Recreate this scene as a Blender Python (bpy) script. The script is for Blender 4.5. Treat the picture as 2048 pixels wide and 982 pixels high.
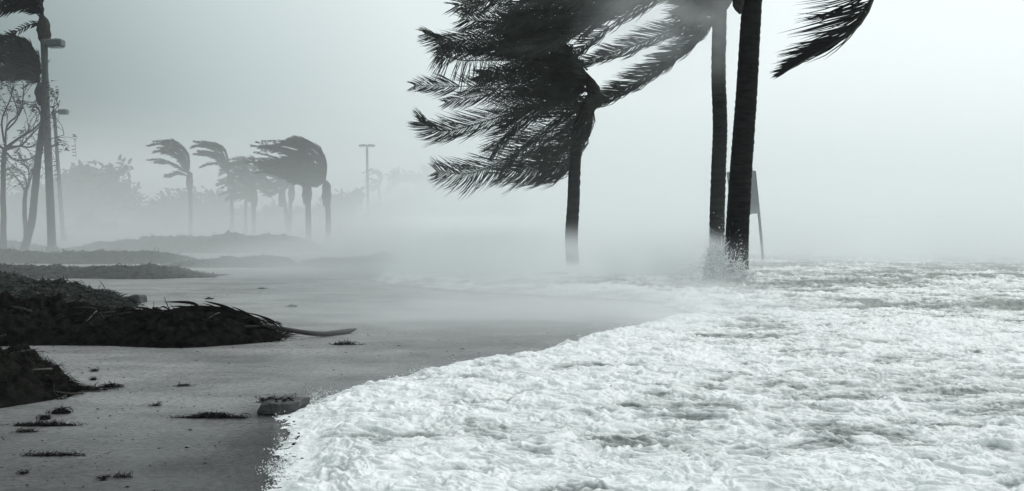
import bpy, math, random
import numpy as np
from mathutils import Vector, Matrix, Euler
R = math.radians
random.seed(7)
sc = bpy.context.scene
for o in list(bpy.data.objects): bpy.data.objects.remove(o)

# ---------------------------------------------------------------- camera
CH, FPX, HY = 1.6, 2400.0, 425.0           # eye height, focal length in photo pixels, horizon row
cam_d = bpy.data.cameras.new("camera"); cam = bpy.data.objects.new("camera", cam_d)
sc.collection.objects.link(cam)
cam.location = (0, 0, CH); cam.rotation_euler = (R(90), 0, 0)
cam_d.sensor_width = 36; cam_d.lens = FPX / 2048 * 36
cam_d.shift_y = (HY - 491) / 2048
cam_d.clip_start = 0.1; cam_d.clip_end = 5000
sc.camera = cam

# ---------------------------------------------------------------- light
SUN_EL, SUN_AZ = 42, 35                     # azimuth: degrees to the right of the view direction
w = bpy.data.worlds.new("World"); sc.world = w; w.use_nodes = True
nt = w.node_tree; nt.nodes.clear()
N = nt.nodes.new; L = nt.links.new
out = N('ShaderNodeOutputWorld'); bg = N('ShaderNodeBackground'); L(bg.outputs[0], out.inputs[0])
bg.inputs[1].default_value = 0.10
sky = N('ShaderNodeTexSky'); sky.sky_type = 'NISHITA'; sky.sun_disc = False
sky.sun_elevation = R(SUN_EL); sky.sun_rotation = R(SUN_AZ); sky.dust_density = 6.0; sky.air_density = 1.5
hs = N('ShaderNodeHueSaturation'); hs.inputs['Saturation'].default_value = 0.15; L(sky.outputs[0], hs.inputs['Color'])
tc = N('ShaderNodeTexCoord')
dot = N('ShaderNodeVectorMath'); dot.operation = 'DOT_PRODUCT'; L(tc.outputs['Generated'], dot.inputs[0])
dot.inputs[1].default_value = Vector((0.75, 0.20, 0.60)).normalized()
nz = N('ShaderNodeTexNoise'); nz.inputs['Scale'].default_value = 1.6; nz.inputs['Detail'].default_value = 3
L(tc.outputs['Generated'], nz.inputs['Vector'])
ad = N('ShaderNodeMath'); ad.operation = 'MULTIPLY_ADD'; L(nz.outputs[0], ad.inputs[0]); ad.inputs[1].default_value = 0.17; L(dot.outputs['Value'], ad.inputs[2])
rp = N('ShaderNodeValToRGB'); L(ad.outputs[0], rp.inputs[0])
e = rp.color_ramp.elements
e[0].position = 0.0; e[0].color = (0.125, 0.158, 0.164, 1)
e[1].position = 0.75; e[1].color = (0.63, 0.685, 0.69, 1)
for pos_, c_ in ((.14, (.28, .34, .347)), (.32, (.52, .585, .59)), (.50, (.60, .66, .665))): e.new(pos_).color = (*c_, 1)
sca = N('ShaderNodeMixRGB'); sca.blend_type = 'MULTIPLY'; sca.inputs[0].default_value = 1; L(rp.outputs[0], sca.inputs[1]); sca.inputs[2].default_value = (13.6, 13.6, 13.6, 1)
mx = N('ShaderNodeMixRGB'); mx.inputs[0].default_value = 0.92; L(hs.outputs[0], mx.inputs[1]); L(sca.outputs[0], mx.inputs[2])
L(mx.outputs[0], bg.inputs[0])

sd = bpy.data.lights.new("sun", 'SUN'); so = bpy.data.objects.new("sun", sd); sc.collection.objects.link(so)
sd.energy = 1.0; sd.angle = R(25); sd.color = (1.0, 0.975, 0.94)
dv = Vector((math.sin(R(SUN_AZ)) * math.cos(R(SUN_EL)), math.cos(R(SUN_AZ)) * math.cos(R(SUN_EL)), math.sin(R(SUN_EL))))
so.rotation_euler = dv.to_track_quat('Z', 'Y').to_euler()

sc.view_settings.view_transform = 'Standard'; sc.view_settings.look = 'None'
sc.view_settings.gamma = 1; sc.view_settings.exposure = 0.14
sc.cycles.max_bounces = 8; sc.cycles.diffuse_bounces = 3; sc.cycles.volume_bounces = 5
sc.cycles.volume_max_steps = 128
sc.cycles.transparent_max_bounces = 12

# ---------------------------------------------------------------- helpers
WIND = Vector((-1, -0.04, -0.03)).normalized()
def P(px, py, Y): return Vector(((px - 1024) / FPX * Y, Y, CH - (py - HY) / FPX * Y))
def G(px, py, z=0.0):
    Y = (CH - z) * FPX / (py - HY); return Vector(((px - 1024) / FPX * Y, Y, z))

def tag(o, label=None, cat=None, group=None, kind=None):
    if label: o['label'] = label
    if cat: o['category'] = cat
    if group: o['group'] = group
    if kind: o['kind'] = kind
    return o
def empty(name, loc, label, cat, group=None):
    o = bpy.data.objects.new(name, None); sc.collection.objects.link(o); o.location = loc
    o.empty_display_size = 0.2
    return tag(o, label, cat, group)
class MB:
    def __init__(s): s.v = []; s.f = []
    def tube(s, pts, rad, n=6, cap=True, rfun=None):
        pts = [Vector(p) for p in pts]; b0 = len(s.v); m = len(pts); nrm = None
        for i, p in enumerate(pts):
            t = (pts[min(i + 1, m - 1)] - pts[max(i - 1, 0)])
            if t.length < 1e-9: t = Vector((0, 0, 1))
            t.normalize()
            if nrm is None:
                a = Vector((0, 1, 0)) if abs(t.y) < .8 else Vector((1, 0, 0)); nrm = t.cross(a).normalized()
            else:
                nrm = nrm - t * nrm.dot(t)
                nrm = nrm.normalized() if nrm.length > 1e-6 else t.orthogonal().normalized()
            bn = t.cross(nrm); r = rad[i] if hasattr(rad, '__len__') else rad
            for k in range(n):
                a = 2 * math.pi * k / n; rr = r * (rfun(i, k) if rfun else 1)
                s.v.append(p + nrm * math.cos(a) * rr + bn * math.sin(a) * rr)
        for i in range(m - 1):
            for k in range(n):
                a = b0 + i * n + k; b = b0 + i * n + (k + 1) % n
                s.f.append((a, b, b + n, a + n))
        if cap and n > 2:
            s.f.append(tuple(b0 + k for k in range(n))[::-1]); s.f.append(tuple(b0 + (m - 1) * n + k for k in range(n)))
        return s
    def strip(s, pts, ws, wv):
        b0 = len(s.v)
        for i, p in enumerate(pts):
            wvv = wv[i] if isinstance(wv, list) else wv
            s.v.append(p + wvv * ws[i]); s.v.append(p - wvv * ws[i])
        for i in range(len(pts) - 1):
            a = b0 + 2 * i; s.f.append((a, a + 1, a + 3, a + 2))
        return s
    def box(s, c, size, rot=None, bev=0.0):
        M = rot.to_matrix() if rot else Matrix.Identity(3); b0 = len(s.v); c = Vector(c)
        h = [x / 2 for x in size]
        if bev <= 0:
            for x in (-1, 1):
                for y in (-1, 1):
                    for z in (-1, 1): s.v.append(c + M @ Vector((x * h[0], y * h[1], z * h[2])))
            for q in ((0, 1, 3, 2), (4, 6, 7, 5), (0, 4, 5, 1), (2, 3, 7, 6), (0, 2, 6, 4), (1, 5, 7, 3)): s.f.append(tuple(b0 + k for k in q))
        else:
            rings = [(-h[2], bev), (-h[2] + bev, 0), (h[2] - bev, 0), (h[2], bev)]
            for z, ins in rings:
                X, Y = h[0] - ins, h[1] - ins; b = bev * .7 if ins == 0 else bev * .5
                for x, y in ((-X, -Y + b), (-X + b, -Y), (X - b, -Y), (X, -Y + b), (X, Y - b), (X - b, Y), (-X + b, Y), (-X, Y - b)):
                    s.v.append(c + M @ Vector((x, y, z)))
            for i in range(3):
                for k in range(8):
                    a = b0 + i * 8 + k; b = b0 + i * 8 + (k + 1) % 8; s.f.append((a, b, b + 8, a + 8))
            s.f.append(tuple(b0 + k for k in range(8))[::-1]); s.f.append(tuple(b0 + 24 + k for k in range(8)))
        return s
    def prism(s, poly, d0, d1):   # poly: list of Vectors, extruded by d0..d1 vectors
        b0 = len(s.v); n = len(poly)
        for p in poly: s.v.append(Vector(p) + d0)
        for p in poly: s.v.append(Vector(p) + d1)
        for k in range(n): s.f.append((b0 + k, b0 + (k + 1) % n, b0 + n + (k + 1) % n, b0 + n + k))
        s.f.append(tuple(b0 + k for k in range(n))[::-1]); s.f.append(tuple(b0 + n + k for k in range(n)))
        return s
    def build(s, name, mat, parent=None, smooth=True, origin=None):
        me = bpy.data.meshes.new(name); off = Vector((0, 0, 0))
        if parent is not None: off = parent.matrix_world.translation if False else world_loc(parent)
        elif origin is not None: off = Vector(origin)
        me.from_pydata([tuple(Vector(v) - off) for v in s.v], [], s.f)
        if smooth: me.polygons.foreach_set('use_smooth', [True] * len(me.polygons))
        me.materials.append(mat); me.update()
        o = bpy.data.objects.new(name, me); sc.collection.objects.link(o)
        if parent is not None: o.parent = parent
        elif origin is not None: o.location = off
        return o
def world_loc(o):
    v = Vector((0, 0, 0))
    while o is not None: v += o.location; o = o.parent
    return v

def interp(pts, n):      # Catmull-Rom through pts
    pts = [Vector(p) for p in pts]
    q = [pts[0] * 2 - pts[1]] + pts + [pts[-1] * 2 - pts[-2]]
    outp = []; m = len(pts) - 1
    for i in range(n):
        u = i / (n - 1) * m; k = min(int(u), m - 1); t = u - k
        a, b, c, d = q[k], q[k + 1], q[k + 2], q[k + 3]
        outp.append(0.5 * ((2 * b) + (c - a) * t + (2 * a - 5 * b + 4 * c - d) * t * t + (3 * b - a - 3 * c + d) * t ** 3))
    return outp

# numpy gradient noise
_rng = np.random.RandomState(11)
_perm = _rng.permutation(4096); _g = _rng.rand(4096) * 2 * np.pi; _gx, _gy = np.cos(_g), np.sin(_g)
def pn(x, y, seed=0):
    xi = np.floor(x).astype(np.int64); yi = np.floor(y).astype(np.int64); fx = x - xi; fy = y - yi
    u = fx * fx * fx * (fx * (fx * 6 - 15) + 10); v = fy * fy * fy * (fy * (fy * 6 - 15) + 10)
    def g(ix, iy, dx, dy):
        h = _perm[(_perm[(ix + seed * 131) & 4095] + iy) & 4095]; return _gx[h] * dx + _gy[h] * dy
    a = g(xi, yi, fx, fy); b = g(xi + 1, yi, fx - 1, fy); c = g(xi, yi + 1, fx, fy - 1); d = g(xi + 1, yi + 1, fx - 1, fy - 1)
    return ((a + (b - a) * u) * (1 - v) + (c + (d - c) * u) * v) * 1.5
def fbm(x, y, o=4, seed=0):
    r = 0; a = 1
    for i in range(o): r = r + a * pn(x * 2 ** i, y * 2 ** i, seed + i); a *= .5
    return r
def sstep(a, b, x): t = np.clip((x - a) / (b - a), 0, 1); return t * t * (3 - 2 * t)

# ---------------------------------------------------------------- materials
def mat(name, col, rough=0.8, var=0.25, scale=6.0, bump=0.0, bscale=30.0, col2=None, stretch=None, spec=0.3, double=False):
    m = bpy.data.materials.new(name); m.use_nodes = True; t = m.node_tree; b = t.nodes['Principled BSDF']
    tcn = t.nodes.new('ShaderNodeTexCoord'); mp = t.nodes.new('ShaderNodeMapping'); t.links.new(tcn.outputs['Object'], mp.inputs[0])
    if stretch: mp.inputs['Scale'].default_value = stretch
    n = t.nodes.new('ShaderNodeTexNoise'); n.inputs['Scale'].default_value = scale; n.inputs['Detail'].default_value = 6
    t.links.new(mp.outputs[0], n.inputs['Vector'])
    r = t.nodes.new('ShaderNodeValToRGB'); t.links.new(n.outputs[0], r.inputs[0])
    c2 = col2 or tuple(min(1, c * (1 + var)) for c in col)
    r.color_ramp.elements[0].position = .3; r.color_ramp.elements[0].color = (*[c * (1 - var) for c in col], 1)
    r.color_ramp.elements[1].position = .7; r.color_ramp.elements[1].color = (*c2, 1)
    t.links.new(r.outputs[0], b.inputs['Base Color']); b.inputs['Roughness'].default_value = rough
    b.inputs['Specular IOR Level'].default_value = spec
    if bump > 0:
        n2 = t.nodes.new('ShaderNodeTexNoise'); n2.inputs['Scale'].default_value = bscale; n2.inputs['Detail'].default_value = 5
        t.links.new(mp.outputs[0], n2.inputs['Vector'])
        bm = t.nodes.new('ShaderNodeBump'); bm.inputs['Strength'].default_value = bump; bm.inputs['Distance'].default_value = 0.02
        t.links.new(n2.outputs[0], bm.inputs['Height']); t.links.new(bm.outputs[0], b.inputs['Normal'])
    return m
M_bark = mat('palm_bark', (0.014, 0.0145, 0.014), .7, .5, 3, 1.0, 22, stretch=(1, 1, 6), spec=.1)
M_barkL = mat('palm_bark_grey', (0.024, 0.0255, 0.025), .9, .35, 3, .8, 40, stretch=(1, 1, 6), spec=.1)
M_leaf = mat('palm_leaflets', (0.046, 0.053, 0.048), .75, .35, 2.5, spec=.15)
M_leafD = mat('palm_leaflets_dark', (0.013, 0.015, 0.014), .75, .3, 2.5, spec=.15)
M_rach = mat('frond_stalk', (0.06, 0.062, 0.052), .7, .25, 8, spec=.2)
M_boot = mat('palm_boot_fibre', (0.038, 0.038, 0.034), .95, .4, 14, .8, 60, spec=.05)
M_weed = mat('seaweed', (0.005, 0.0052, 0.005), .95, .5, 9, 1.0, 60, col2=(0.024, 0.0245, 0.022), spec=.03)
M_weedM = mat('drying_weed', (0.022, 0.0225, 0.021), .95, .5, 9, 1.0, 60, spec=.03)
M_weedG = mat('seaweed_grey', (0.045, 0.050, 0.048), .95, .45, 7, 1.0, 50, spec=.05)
M_twig = mat('bare_twig', (0.035, 0.037, 0.036), .9, .3, 10, spec=.1)
M_tree = mat('far_foliage', (0.030, 0.036, 0.032), .9, .35, 1.0, spec=.1)
M_wood = mat('grey_wood', (0.10, 0.105, 0.10), .85, .3, 5, .4, 40, stretch=(4, 4, 1), spec=.2)
M_board = mat('sign_back', (0.20, 0.215, 0.215), .7, .12, 4, .15, 20, spec=.3)
M_metal = mat('lamp_metal', (0.07, 0.085, 0.085), .55, .2, 6, .1, 30, spec=.4)
M_pole = mat('weathered_pole', (0.05, 0.06, 0.06), .75, .3, 4, .3, 30, stretch=(3, 3, 1), spec=.2)
M_glass = mat('lamp_glass', (0.35, 0.38, 0.38), .3, .1, 6, spec=.5)
M_rock = mat('wet_rock', (0.055, 0.057, 0.057), .6, .4, 9, .8, 35, spec=.4)
M_wall = mat('house_wall', (0.35, 0.36, 0.35), .9, .12, 2, spec=.2)
M_roof = mat('house_roof', (0.62, 0.65, 0.65), .8, .1, 2, spec=.3)
M_win = mat('house_glass', (0.04, 0.05, 0.055), .2, .2, 3, spec=.5)

def mat_sand():
    m = bpy.data.materials.new('wet_sand'); m.use_nodes = True; t = m.node_tree; b = t.nodes['Principled BSDF']; N = t.nodes.new; L = t.links.new
    tcn = N('ShaderNodeTexCoord'); sep = N('ShaderNodeSeparateXYZ'); L(tcn.outputs['Object'], sep.inputs[0])
    def noise(scale, st, det=6, rough=.55):
        mp = N('ShaderNodeMapping'); mp.inputs['Scale'].default_value = st; L(tcn.outputs['Object'], mp.inputs[0])
        n = N('ShaderNodeTexNoise'); n.inputs['Scale'].default_value = scale; n.inputs['Detail'].default_value = det; n.inputs['Roughness'].default_value = rough
        L(mp.outputs[0], n.inputs['Vector']); return n
    n1 = noise(.55, (1, 1, 1)); n2 = noise(22, (.75, 1, 1), 9, .8); n3 = noise(1.1, (.8, 1, 1), 8, .7)
    r = N('ShaderNodeValToRGB'); L(n1.outputs[0], r.inputs[0])
    r.color_ramp.elements[0].position = .35; r.color_ramp.elements[0].color = (.305, .315, .312, 1)
    r.color_ramp.elements[1].position = .65; r.color_ramp.elements[1].color = (.415, .422, .416, 1)
    # sand colour darkens towards the near end, edge broken by noise
    md = N('ShaderNodeMath'); md.operation = 'MULTIPLY_ADD'; L(n1.outputs[0], md.inputs[0]); md.inputs[1].default_value = -2.4; L(sep.outputs['Y'], md.inputs[2])
    mr = N('ShaderNodeMapRange'); L(md.outputs[0], mr.inputs[0]); mr.inputs[1].default_value = 6.1; mr.inputs[2].default_value = 8.8; mr.inputs[3].default_value = .42; mr.inputs[4].default_value = 1
    mul = N('ShaderNodeMixRGB'); mul.blend_type = 'MULTIPLY'; mul.inputs[0].default_value = 1; L(r.outputs[0], mul.inputs[1]); L(mr.outputs[0], mul.inputs[2])
    r2 = N('ShaderNodeValToRGB'); L(n2.outputs[0], r2.inputs[0]); r2.color_ramp.elements[0].position = .38; r2.color_ramp.elements[0].color = (.36, .34, .345, 1)
    r2.color_ramp.elements[1].position = .55; r2.color_ramp.elements[1].color = (1.08, 1.08, 1.08, 1)
    mu2 = N('ShaderNodeMixRGB'); mu2.blend_type = 'MULTIPLY'; mu2.inputs[0].default_value = 1.0; L(mul.outputs[0], mu2.inputs[1]); L(r2.outputs[0], mu2.inputs[2])
    r3 = N('ShaderNodeValToRGB'); L(n3.outputs[0], r3.inputs[0]); r3.color_ramp.elements[0].position = .36; r3.color_ramp.elements[0].color = (.6, .59, .6, 1)
    r3.color_ramp.elements[1].position = .56; r3.color_ramp.elements[1].color = (1.06, 1.06, 1.06, 1)
    mu3 = N('ShaderNodeMixRGB'); mu3.blend_type = 'MULTIPLY'; mu3.inputs[0].default_value = .85; L(mu2.outputs[0], mu3.inputs[1]); L(r3.outputs[0], mu3.inputs[2])
    at = N('ShaderNodeAttribute'); at.attribute_name = 'foam'
    n4 = noise(.9, (.55, 1.5, 1), 5, .6); r4 = N('ShaderNodeValToRGB'); L(n4.outputs[0], r4.inputs[0]); r4.color_ramp.elements[0].position = .38; r4.color_ramp.elements[0].color = (.72, .72, .73, 1); r4.color_ramp.elements[1].position = .58; r4.color_ramp.elements[1].color = (1.04, 1.04, 1.04, 1)
    mu4 = N('ShaderNodeMixRGB'); mu4.blend_type = 'MULTIPLY'; mu4.inputs[0].default_value = 1; L(mu3.outputs[0], mu4.inputs[1]); L(r4.outputs[0], mu4.inputs[2])
    wd = N('ShaderNodeMapRange'); L(at.outputs['Fac'], wd.inputs[0]); wd.inputs[3].default_value = 1; wd.inputs[4].default_value = .76
    mu5 = N('ShaderNodeMixRGB'); mu5.blend_type = 'MULTIPLY'; mu5.inputs[0].default_value = 1; L(mu4.outputs[0], mu5.inputs[1]); L(wd.outputs[0], mu5.inputs[2])
    L(mu5.outputs[0], b.inputs['Base Color'])
    rr = N('ShaderNodeMapRange'); L(n1.outputs[0], rr.inputs[0]); rr.inputs[1].default_value = .35; rr.inputs[2].default_value = .65; rr.inputs[3].default_value = .28; rr.inputs[4].default_value = .7
    wr = N('ShaderNodeMixRGB'); L(at.outputs['Fac'], wr.inputs[0]); L(rr.outputs[0], wr.inputs[1]); wr.inputs[2].default_value = (.12, .12, .12, 1); L(wr.outputs[0], b.inputs['Roughness']); b.inputs['Specular IOR Level'].default_value = .5
    ab = N('ShaderNodeMath'); ab.operation = 'ADD'; L(n2.outputs[0], ab.inputs[0]); L(n3.outputs[0], ab.inputs[1])
    bm = N('ShaderNodeBump'); bm.inputs['Strength'].default_value = 1.0; bm.inputs['Distance'].default_value = .05
    L(ab.outputs[0], bm.inputs['Height']); L(bm.outputs[0], b.inputs['Normal'])
    return m
M_sand = mat_sand()

def mat_foam():
    m = bpy.data.materials.new('sea_foam'); m.use_nodes = True; t = m.node_tree; b = t.nodes['Principled BSDF']; N = t.nodes.new; L = t.links.new
    at = N('ShaderNodeAttribute'); at.attribute_name = 'foam'
    tcn = N('ShaderNodeTexCoord'); mp = N('ShaderNodeMapping'); mp.inputs['Scale'].default_value = (1, .8, 1); L(tcn.outputs['Object'], mp.inputs[0])
    n = N('ShaderNodeTexNoise'); n.inputs['Scale'].default_value = 14; n.inputs['Detail'].default_value = 7; n.inputs['Roughness'].default_value = .65; L(mp.outputs[0], n.inputs['Vector'])
    ma = N('ShaderNodeMath'); ma.operation = 'MULTIPLY_ADD'; L(n.outputs[0], ma.inputs[0]); ma.inputs[1].default_value = .55; L(at.outputs['Fac'], ma.inputs[2])
    r = N('ShaderNodeValToRGB'); L(ma.outputs[0], r.inputs[0])
    e = r.color_ramp.elements; e[0].position = .30; e[0].color = (.20, .225, .215, 1); e[1].position = .95; e[1].color = (.83, .85, .85, 1)
    k = e.new(.52); k.color = (.50, .53, .52, 1); k2 = e.new(.7); k2.color = (.76, .785, .78, 1)
    L(r.outputs[0], b.inputs['Base Color'])
    b.inputs['Roughness'].default_value = .6; b.inputs['Specular IOR Level'].default_value = .25
    n2 = N('ShaderNodeTexNoise'); n2.inputs['Scale'].default_value = 34; n2.inputs['Detail'].default_value = 5; L(mp.outputs[0], n2.inputs['Vector'])
    bm = N('ShaderNodeBump'); bm.inputs['Strength'].default_value = .55; bm.inputs['Distance'].default_value = .02; L(n2.outputs[0], bm.inputs['Height']); L(bm.outputs[0], b.inputs['Normal'])
    return m
M_foam = mat_foam()
M_drop = mat('foam_drops', (.84, .86, .86), .5, .05, 10, spec=.3)
M_lace = mat('foam_lace', (.72, .74, .735), .5, .12, 10, spec=.3)

# ---------------------------------------------------------------- sky-wide haze and blown spray
def vol_box(name, lo, hi, dens, g=0.3, label=None, cat=None, field=None, color=(1, 1, 1, 1), step=1.0, absn=None):
    mb = MB(); mb.box(((lo[0] + hi[0]) / 2, (lo[1] + hi[1]) / 2, (lo[2] + hi[2]) / 2), (hi[0] - lo[0], hi[1] - lo[1], hi[2] - lo[2]))
    m = bpy.data.materials.new(name + '_air'); m.use_nodes = True; t = m.node_tree; t.nodes.clear()
    o = t.nodes.new('ShaderNodeOutputMaterial'); v = t.nodes.new('ShaderNodeVolumePrincipled'); t.links.new(v.outputs[0], o.inputs['Volume'])
    v.inputs['Color'].default_value = color; v.inputs['Anisotropy'].default_value = g; v.inputs['Density'].default_value = dens
    if field: t.links.new(field(t), v.inputs['Density']); m.cycles.volume_step_rate = step
    else: m.cycles.homogeneous_volume = True
    ob = mb.build(name, m, smooth=False); tag(ob, label, cat, kind='stuff'); return ob
def mnode(t, op, a, b=None, c=None):
    n = t.nodes.new('ShaderNodeMath'); n.operation = op
    for i, x in enumerate((a, b, c)):
        if x is None: continue
        if isinstance(x, (int, float)): n.inputs[i].default_value = x
        else: t.links.new(x, n.inputs[i])
    return n.outputs[0]
def maprange(t, x, a, b, c, d, smooth=True):
    n = t.nodes.new('ShaderNodeMapRange'); n.interpolation_type = 'SMOOTHSTEP' if smooth else 'LINEAR'
    t.links.new(x, n.inputs[0])
    for i, v in enumerate((a, b, c, d)): n.inputs[i + 1].default_value = v
    return n.outputs[0]
def bank_field(t):
    tcn = t.nodes.new('ShaderNodeNewGeometry'); sp = t.nodes.new('ShaderNodeSeparateXYZ'); t.links.new(tcn.outputs['Position'], sp.inputs[0])
    mp = t.nodes.new('ShaderNodeMapping'); mp.inputs['Scale'].default_value = (.045, .06, .22); t.links.new(tcn.outputs['Position'], mp.inputs[0])
    n = t.nodes.new('ShaderNodeTexNoise'); n.inputs['Scale'].default_value = 1; n.inputs['Detail'].default_value = 3; t.links.new(mp.outputs[0], n.inputs['Vector'])
    nn = maprange(t, n.outputs[0], .3, .7, .45, 1.55, False)
    hz = mnode(t, 'EXPONENT', mnode(t, 'MULTIPLY', sp.outputs['Z'], -1 / 1.7))
    sea = maprange(t, sp.outputs['X'], -11, -1, .088, .27)
    hz = mnode(t, 'MULTIPLY', hz, sea)
    hi = mnode(t, 'MULTIPLY', maprange(t, sp.outputs['X'], -12, 4, .016, .018), maprange(t, mnode(t, 'ADD', sp.outputs['Y'], maprange(t, sp.outputs['X'], -11, 0, 0, 30)), 58, 96, 0, 1))
    yr = maprange(t, mnode(t, 'ADD', sp.outputs['Y'], maprange(t, sp.outputs['X'], -9, -2, 8, 0)), 27, 47, 0, 1)
    top = maprange(t, sp.outputs['Z'], 6, 11, 1, 0)
    return mnode(t, 'MULTIPLY', mnode(t, 'MULTIPLY', mnode(t, 'ADD', mnode(t, 'MULTIPLY', hz, yr), hi), nn), top)
VOLS = True
if VOLS:
    vol_box('haze', (-640, -40, -2.2), (640, 640, 14.0), 0.0003, 0.3, 'thin storm haze filling the air over the whole beach and sea', 'haze', color=(.93, .97, .975, 1))
    vol_box('spray_bank', (-160, 18, -0.4), (160, 330, 11), 0.02, 0.35, 'dense white bank of blown spray drifting low over the far beach and sea', 'spray', bank_field, (.972, .995, 1, 1), step=1.0)

# ---------------------------------------------------------------- ground and sea
shore_px = [(300, 1180), (430, 1040), (505, 985), (540, 955), (572, 932), (568, 908), (582, 880), (585, 845), (606, 818), (650, 795), (700, 782), (770, 762), (840, 742),
            (930, 727), (1010, 712), (1080, 700), (1140, 686), (1190, 668), (1260, 655), (1330, 640), (1395, 628), (1300, 602), (1150, 594), (1000, 587), (880, 578), (790, 569),
            (730, 559), (775, 548), (850, 538), (820, 512), (760, 490), (740, 468), (700, 450), (640, 436)]
shore = np.array([tuple(G(x, y).xy) for x, y in shore_px])
poly = np.vstack([shore, [[-160, 900], [900, 900], [900, 2], [shore[0][0], 2]]])
def inside(x, y):
    c = np.zeros(x.shape, bool); n = len(poly)
    for i in range(n):
        x0, y0 = poly[i]; x1, y1 = poly[(i + 1) % n]
        k = ((y0 > y) != (y1 > y)) & (x < (x1 - x0) * (y - y0) / (y1 - y0 + 1e-12) + x0); c ^= k
    return c
def shoredist(x, y):
    d = np.full(x.shape, 1e9)
    for i in range(len(shore) - 1):
        a = shore[i]; b = shore[i + 1]; ab = b - a; t = np.clip(((x - a[0]) * ab[0] + (y - a[1]) * ab[1]) / (ab @ ab), 0, 1)
        d = np.minimum(d, np.hypot(x - a[0] - t * ab[0], y - a[1] - t * ab[1]))
    return np.where(inside(x, y), d, -d)
def sand_z(x, y):
    d = shoredist(x, y)
    z = 0.012 * fbm(x * .6, y * .6, 3, 40) * np.clip(y / 20, .3, 1)
    z = z + 0.35 * sstep(45, 90, y) * sstep(-2, -25, x)
    return z - 0.55 * sstep(0.3, 14, d) - 0.02 * sstep(-.3, .3, d)
def grid_mesh(name, rows, cols, X, Y, Z, keep, material, attr=None):
    idx = np.arange(rows * cols).reshape(rows, cols)
    q = np.stack([idx[:-1, :-1], idx[:-1, 1:], idx[1:, 1:], idx[1:, :-1]], -1).reshape(-1, 4)
    if keep is not None:
        k = keep.reshape(-1); q = q[k[q].all(1)]
        used = np.unique(q); mapa = np.full(rows * cols, -1, np.int64); mapa[used] = np.arange(len(used)); q = mapa[q]
    else: used = np.arange(rows * cols)
    co = np.stack([X.reshape(-1), Y.reshape(-1), Z.reshape(-1)], -1)[used]
    me = bpy.data.meshes.new(name); me.vertices.add(len(co)); me.vertices.foreach_set('co', co.astype(np.float32).reshape(-1))
    me.loops.add(len(q) * 4); me.loops.foreach_set('vertex_index', q.astype(np.int32).reshape(-1))
    me.polygons.add(len(q)); me.polygons.foreach_set('loop_start', np.arange(0, len(q) * 4, 4, dtype=np.int32))
    me.polygons.foreach_set('use_smooth', np.ones(len(q), bool))
    me.update(); me.materials.append(material)
    if attr is not None:
        a = me.attributes.new('foam', 'FLOAT', 'POINT'); a.data.foreach_set('value', attr.reshape(-1)[used].astype(np.float32))
    o = bpy.data.objects.new(name, me); sc.collection.objects.link(o); return o

ys = np.concatenate([np.linspace(-30, 4.5, 12), 1.0 / np.linspace(1 / 4.9, 1 / 620.0, 330)]); us = np.linspace(-1, 1, 420)
Yg, Ug = np.meshgrid(ys, us, indexing='ij'); Wd = np.maximum(30, Yg * 1.0)
Xg = np.sign(Ug) * (np.abs(Ug) ** 1.35) * Wd
tag(grid_mesh('beach_sand', len(ys), len(us), Xg, Yg, sand_z(Xg, Yg), None, M_sand, sstep(-1.2, -.1, shoredist(Xg, Yg) + .22 * pn(Xg * 1.6, Yg * 1.2, 61))), 'wet grey sand of the flooded beach', None, kind='structure')

# foaming sea: one displaced sheet, finer where it is near
pys = np.concatenate([np.linspace(2900, 1300, 40), np.linspace(1290, 1040, 90), np.linspace(1039.3, 520, 860), np.linspace(519, 431.5, 130)])
yr = CH * FPX / (pys - HY); uc = np.concatenate([np.linspace(-2600, -1160, 40), np.linspace(-1150, 1300, 1010), np.linspace(1310, 4200, 130)])
Yg, Ug = np.meshgrid(yr, uc, indexing='ij'); Xg = Ug / FPX * Yg
d = shoredist(Xg, Yg)
dn = d + 0.16 * pn(Xg * 1.3, Yg * 1.1, 3) + 0.06 * pn(Xg * 3.5, Yg * 2, 4) + 0.045 * np.abs(pn(Xg * 8, Yg * 5, 5)) + .015 * pn(Xg * 20, Yg * 14, 6)
wx = Xg + .16 * fbm(Xg * 2.1, Yg * 2.1, 3, 50); wy = Yg + .16 * fbm(Xg * 2.1 + 9, Yg * 2.1, 3, 55)
# the surge runs to the left: stretch lumps a little along x
def bil(s, seed, a=.58): return np.abs(pn(wx * s * a, wy * s, seed))
sy = np.clip(Yg / 9, 1, 3.2)
h = .034 * bil(1.4, 1) + .040 * bil(3.1, 2) + .038 * bil(6.8, 7) + .029 * bil(12.5, 8) + .018 * bil(23, 9) * sstep(34, 12, Yg) + .009 * bil(39, 10) * sstep(16, 8, Yg)
h = h * 1.0 + .035 * pn(Xg * .28, Yg * .33, 22)
h0 = h
h = h * (1 + .35 * sstep(12, 30, Yg))
ramp = .008 + .060 * sstep(0.0, .34, dn) - .02 * sstep(.5, 2.0, dn)
Z = ramp * (.75 + .5 * pn(Xg * 1.6, Yg * 1.6, 12)) + h * sstep(-.05, .35, dn)
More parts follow.
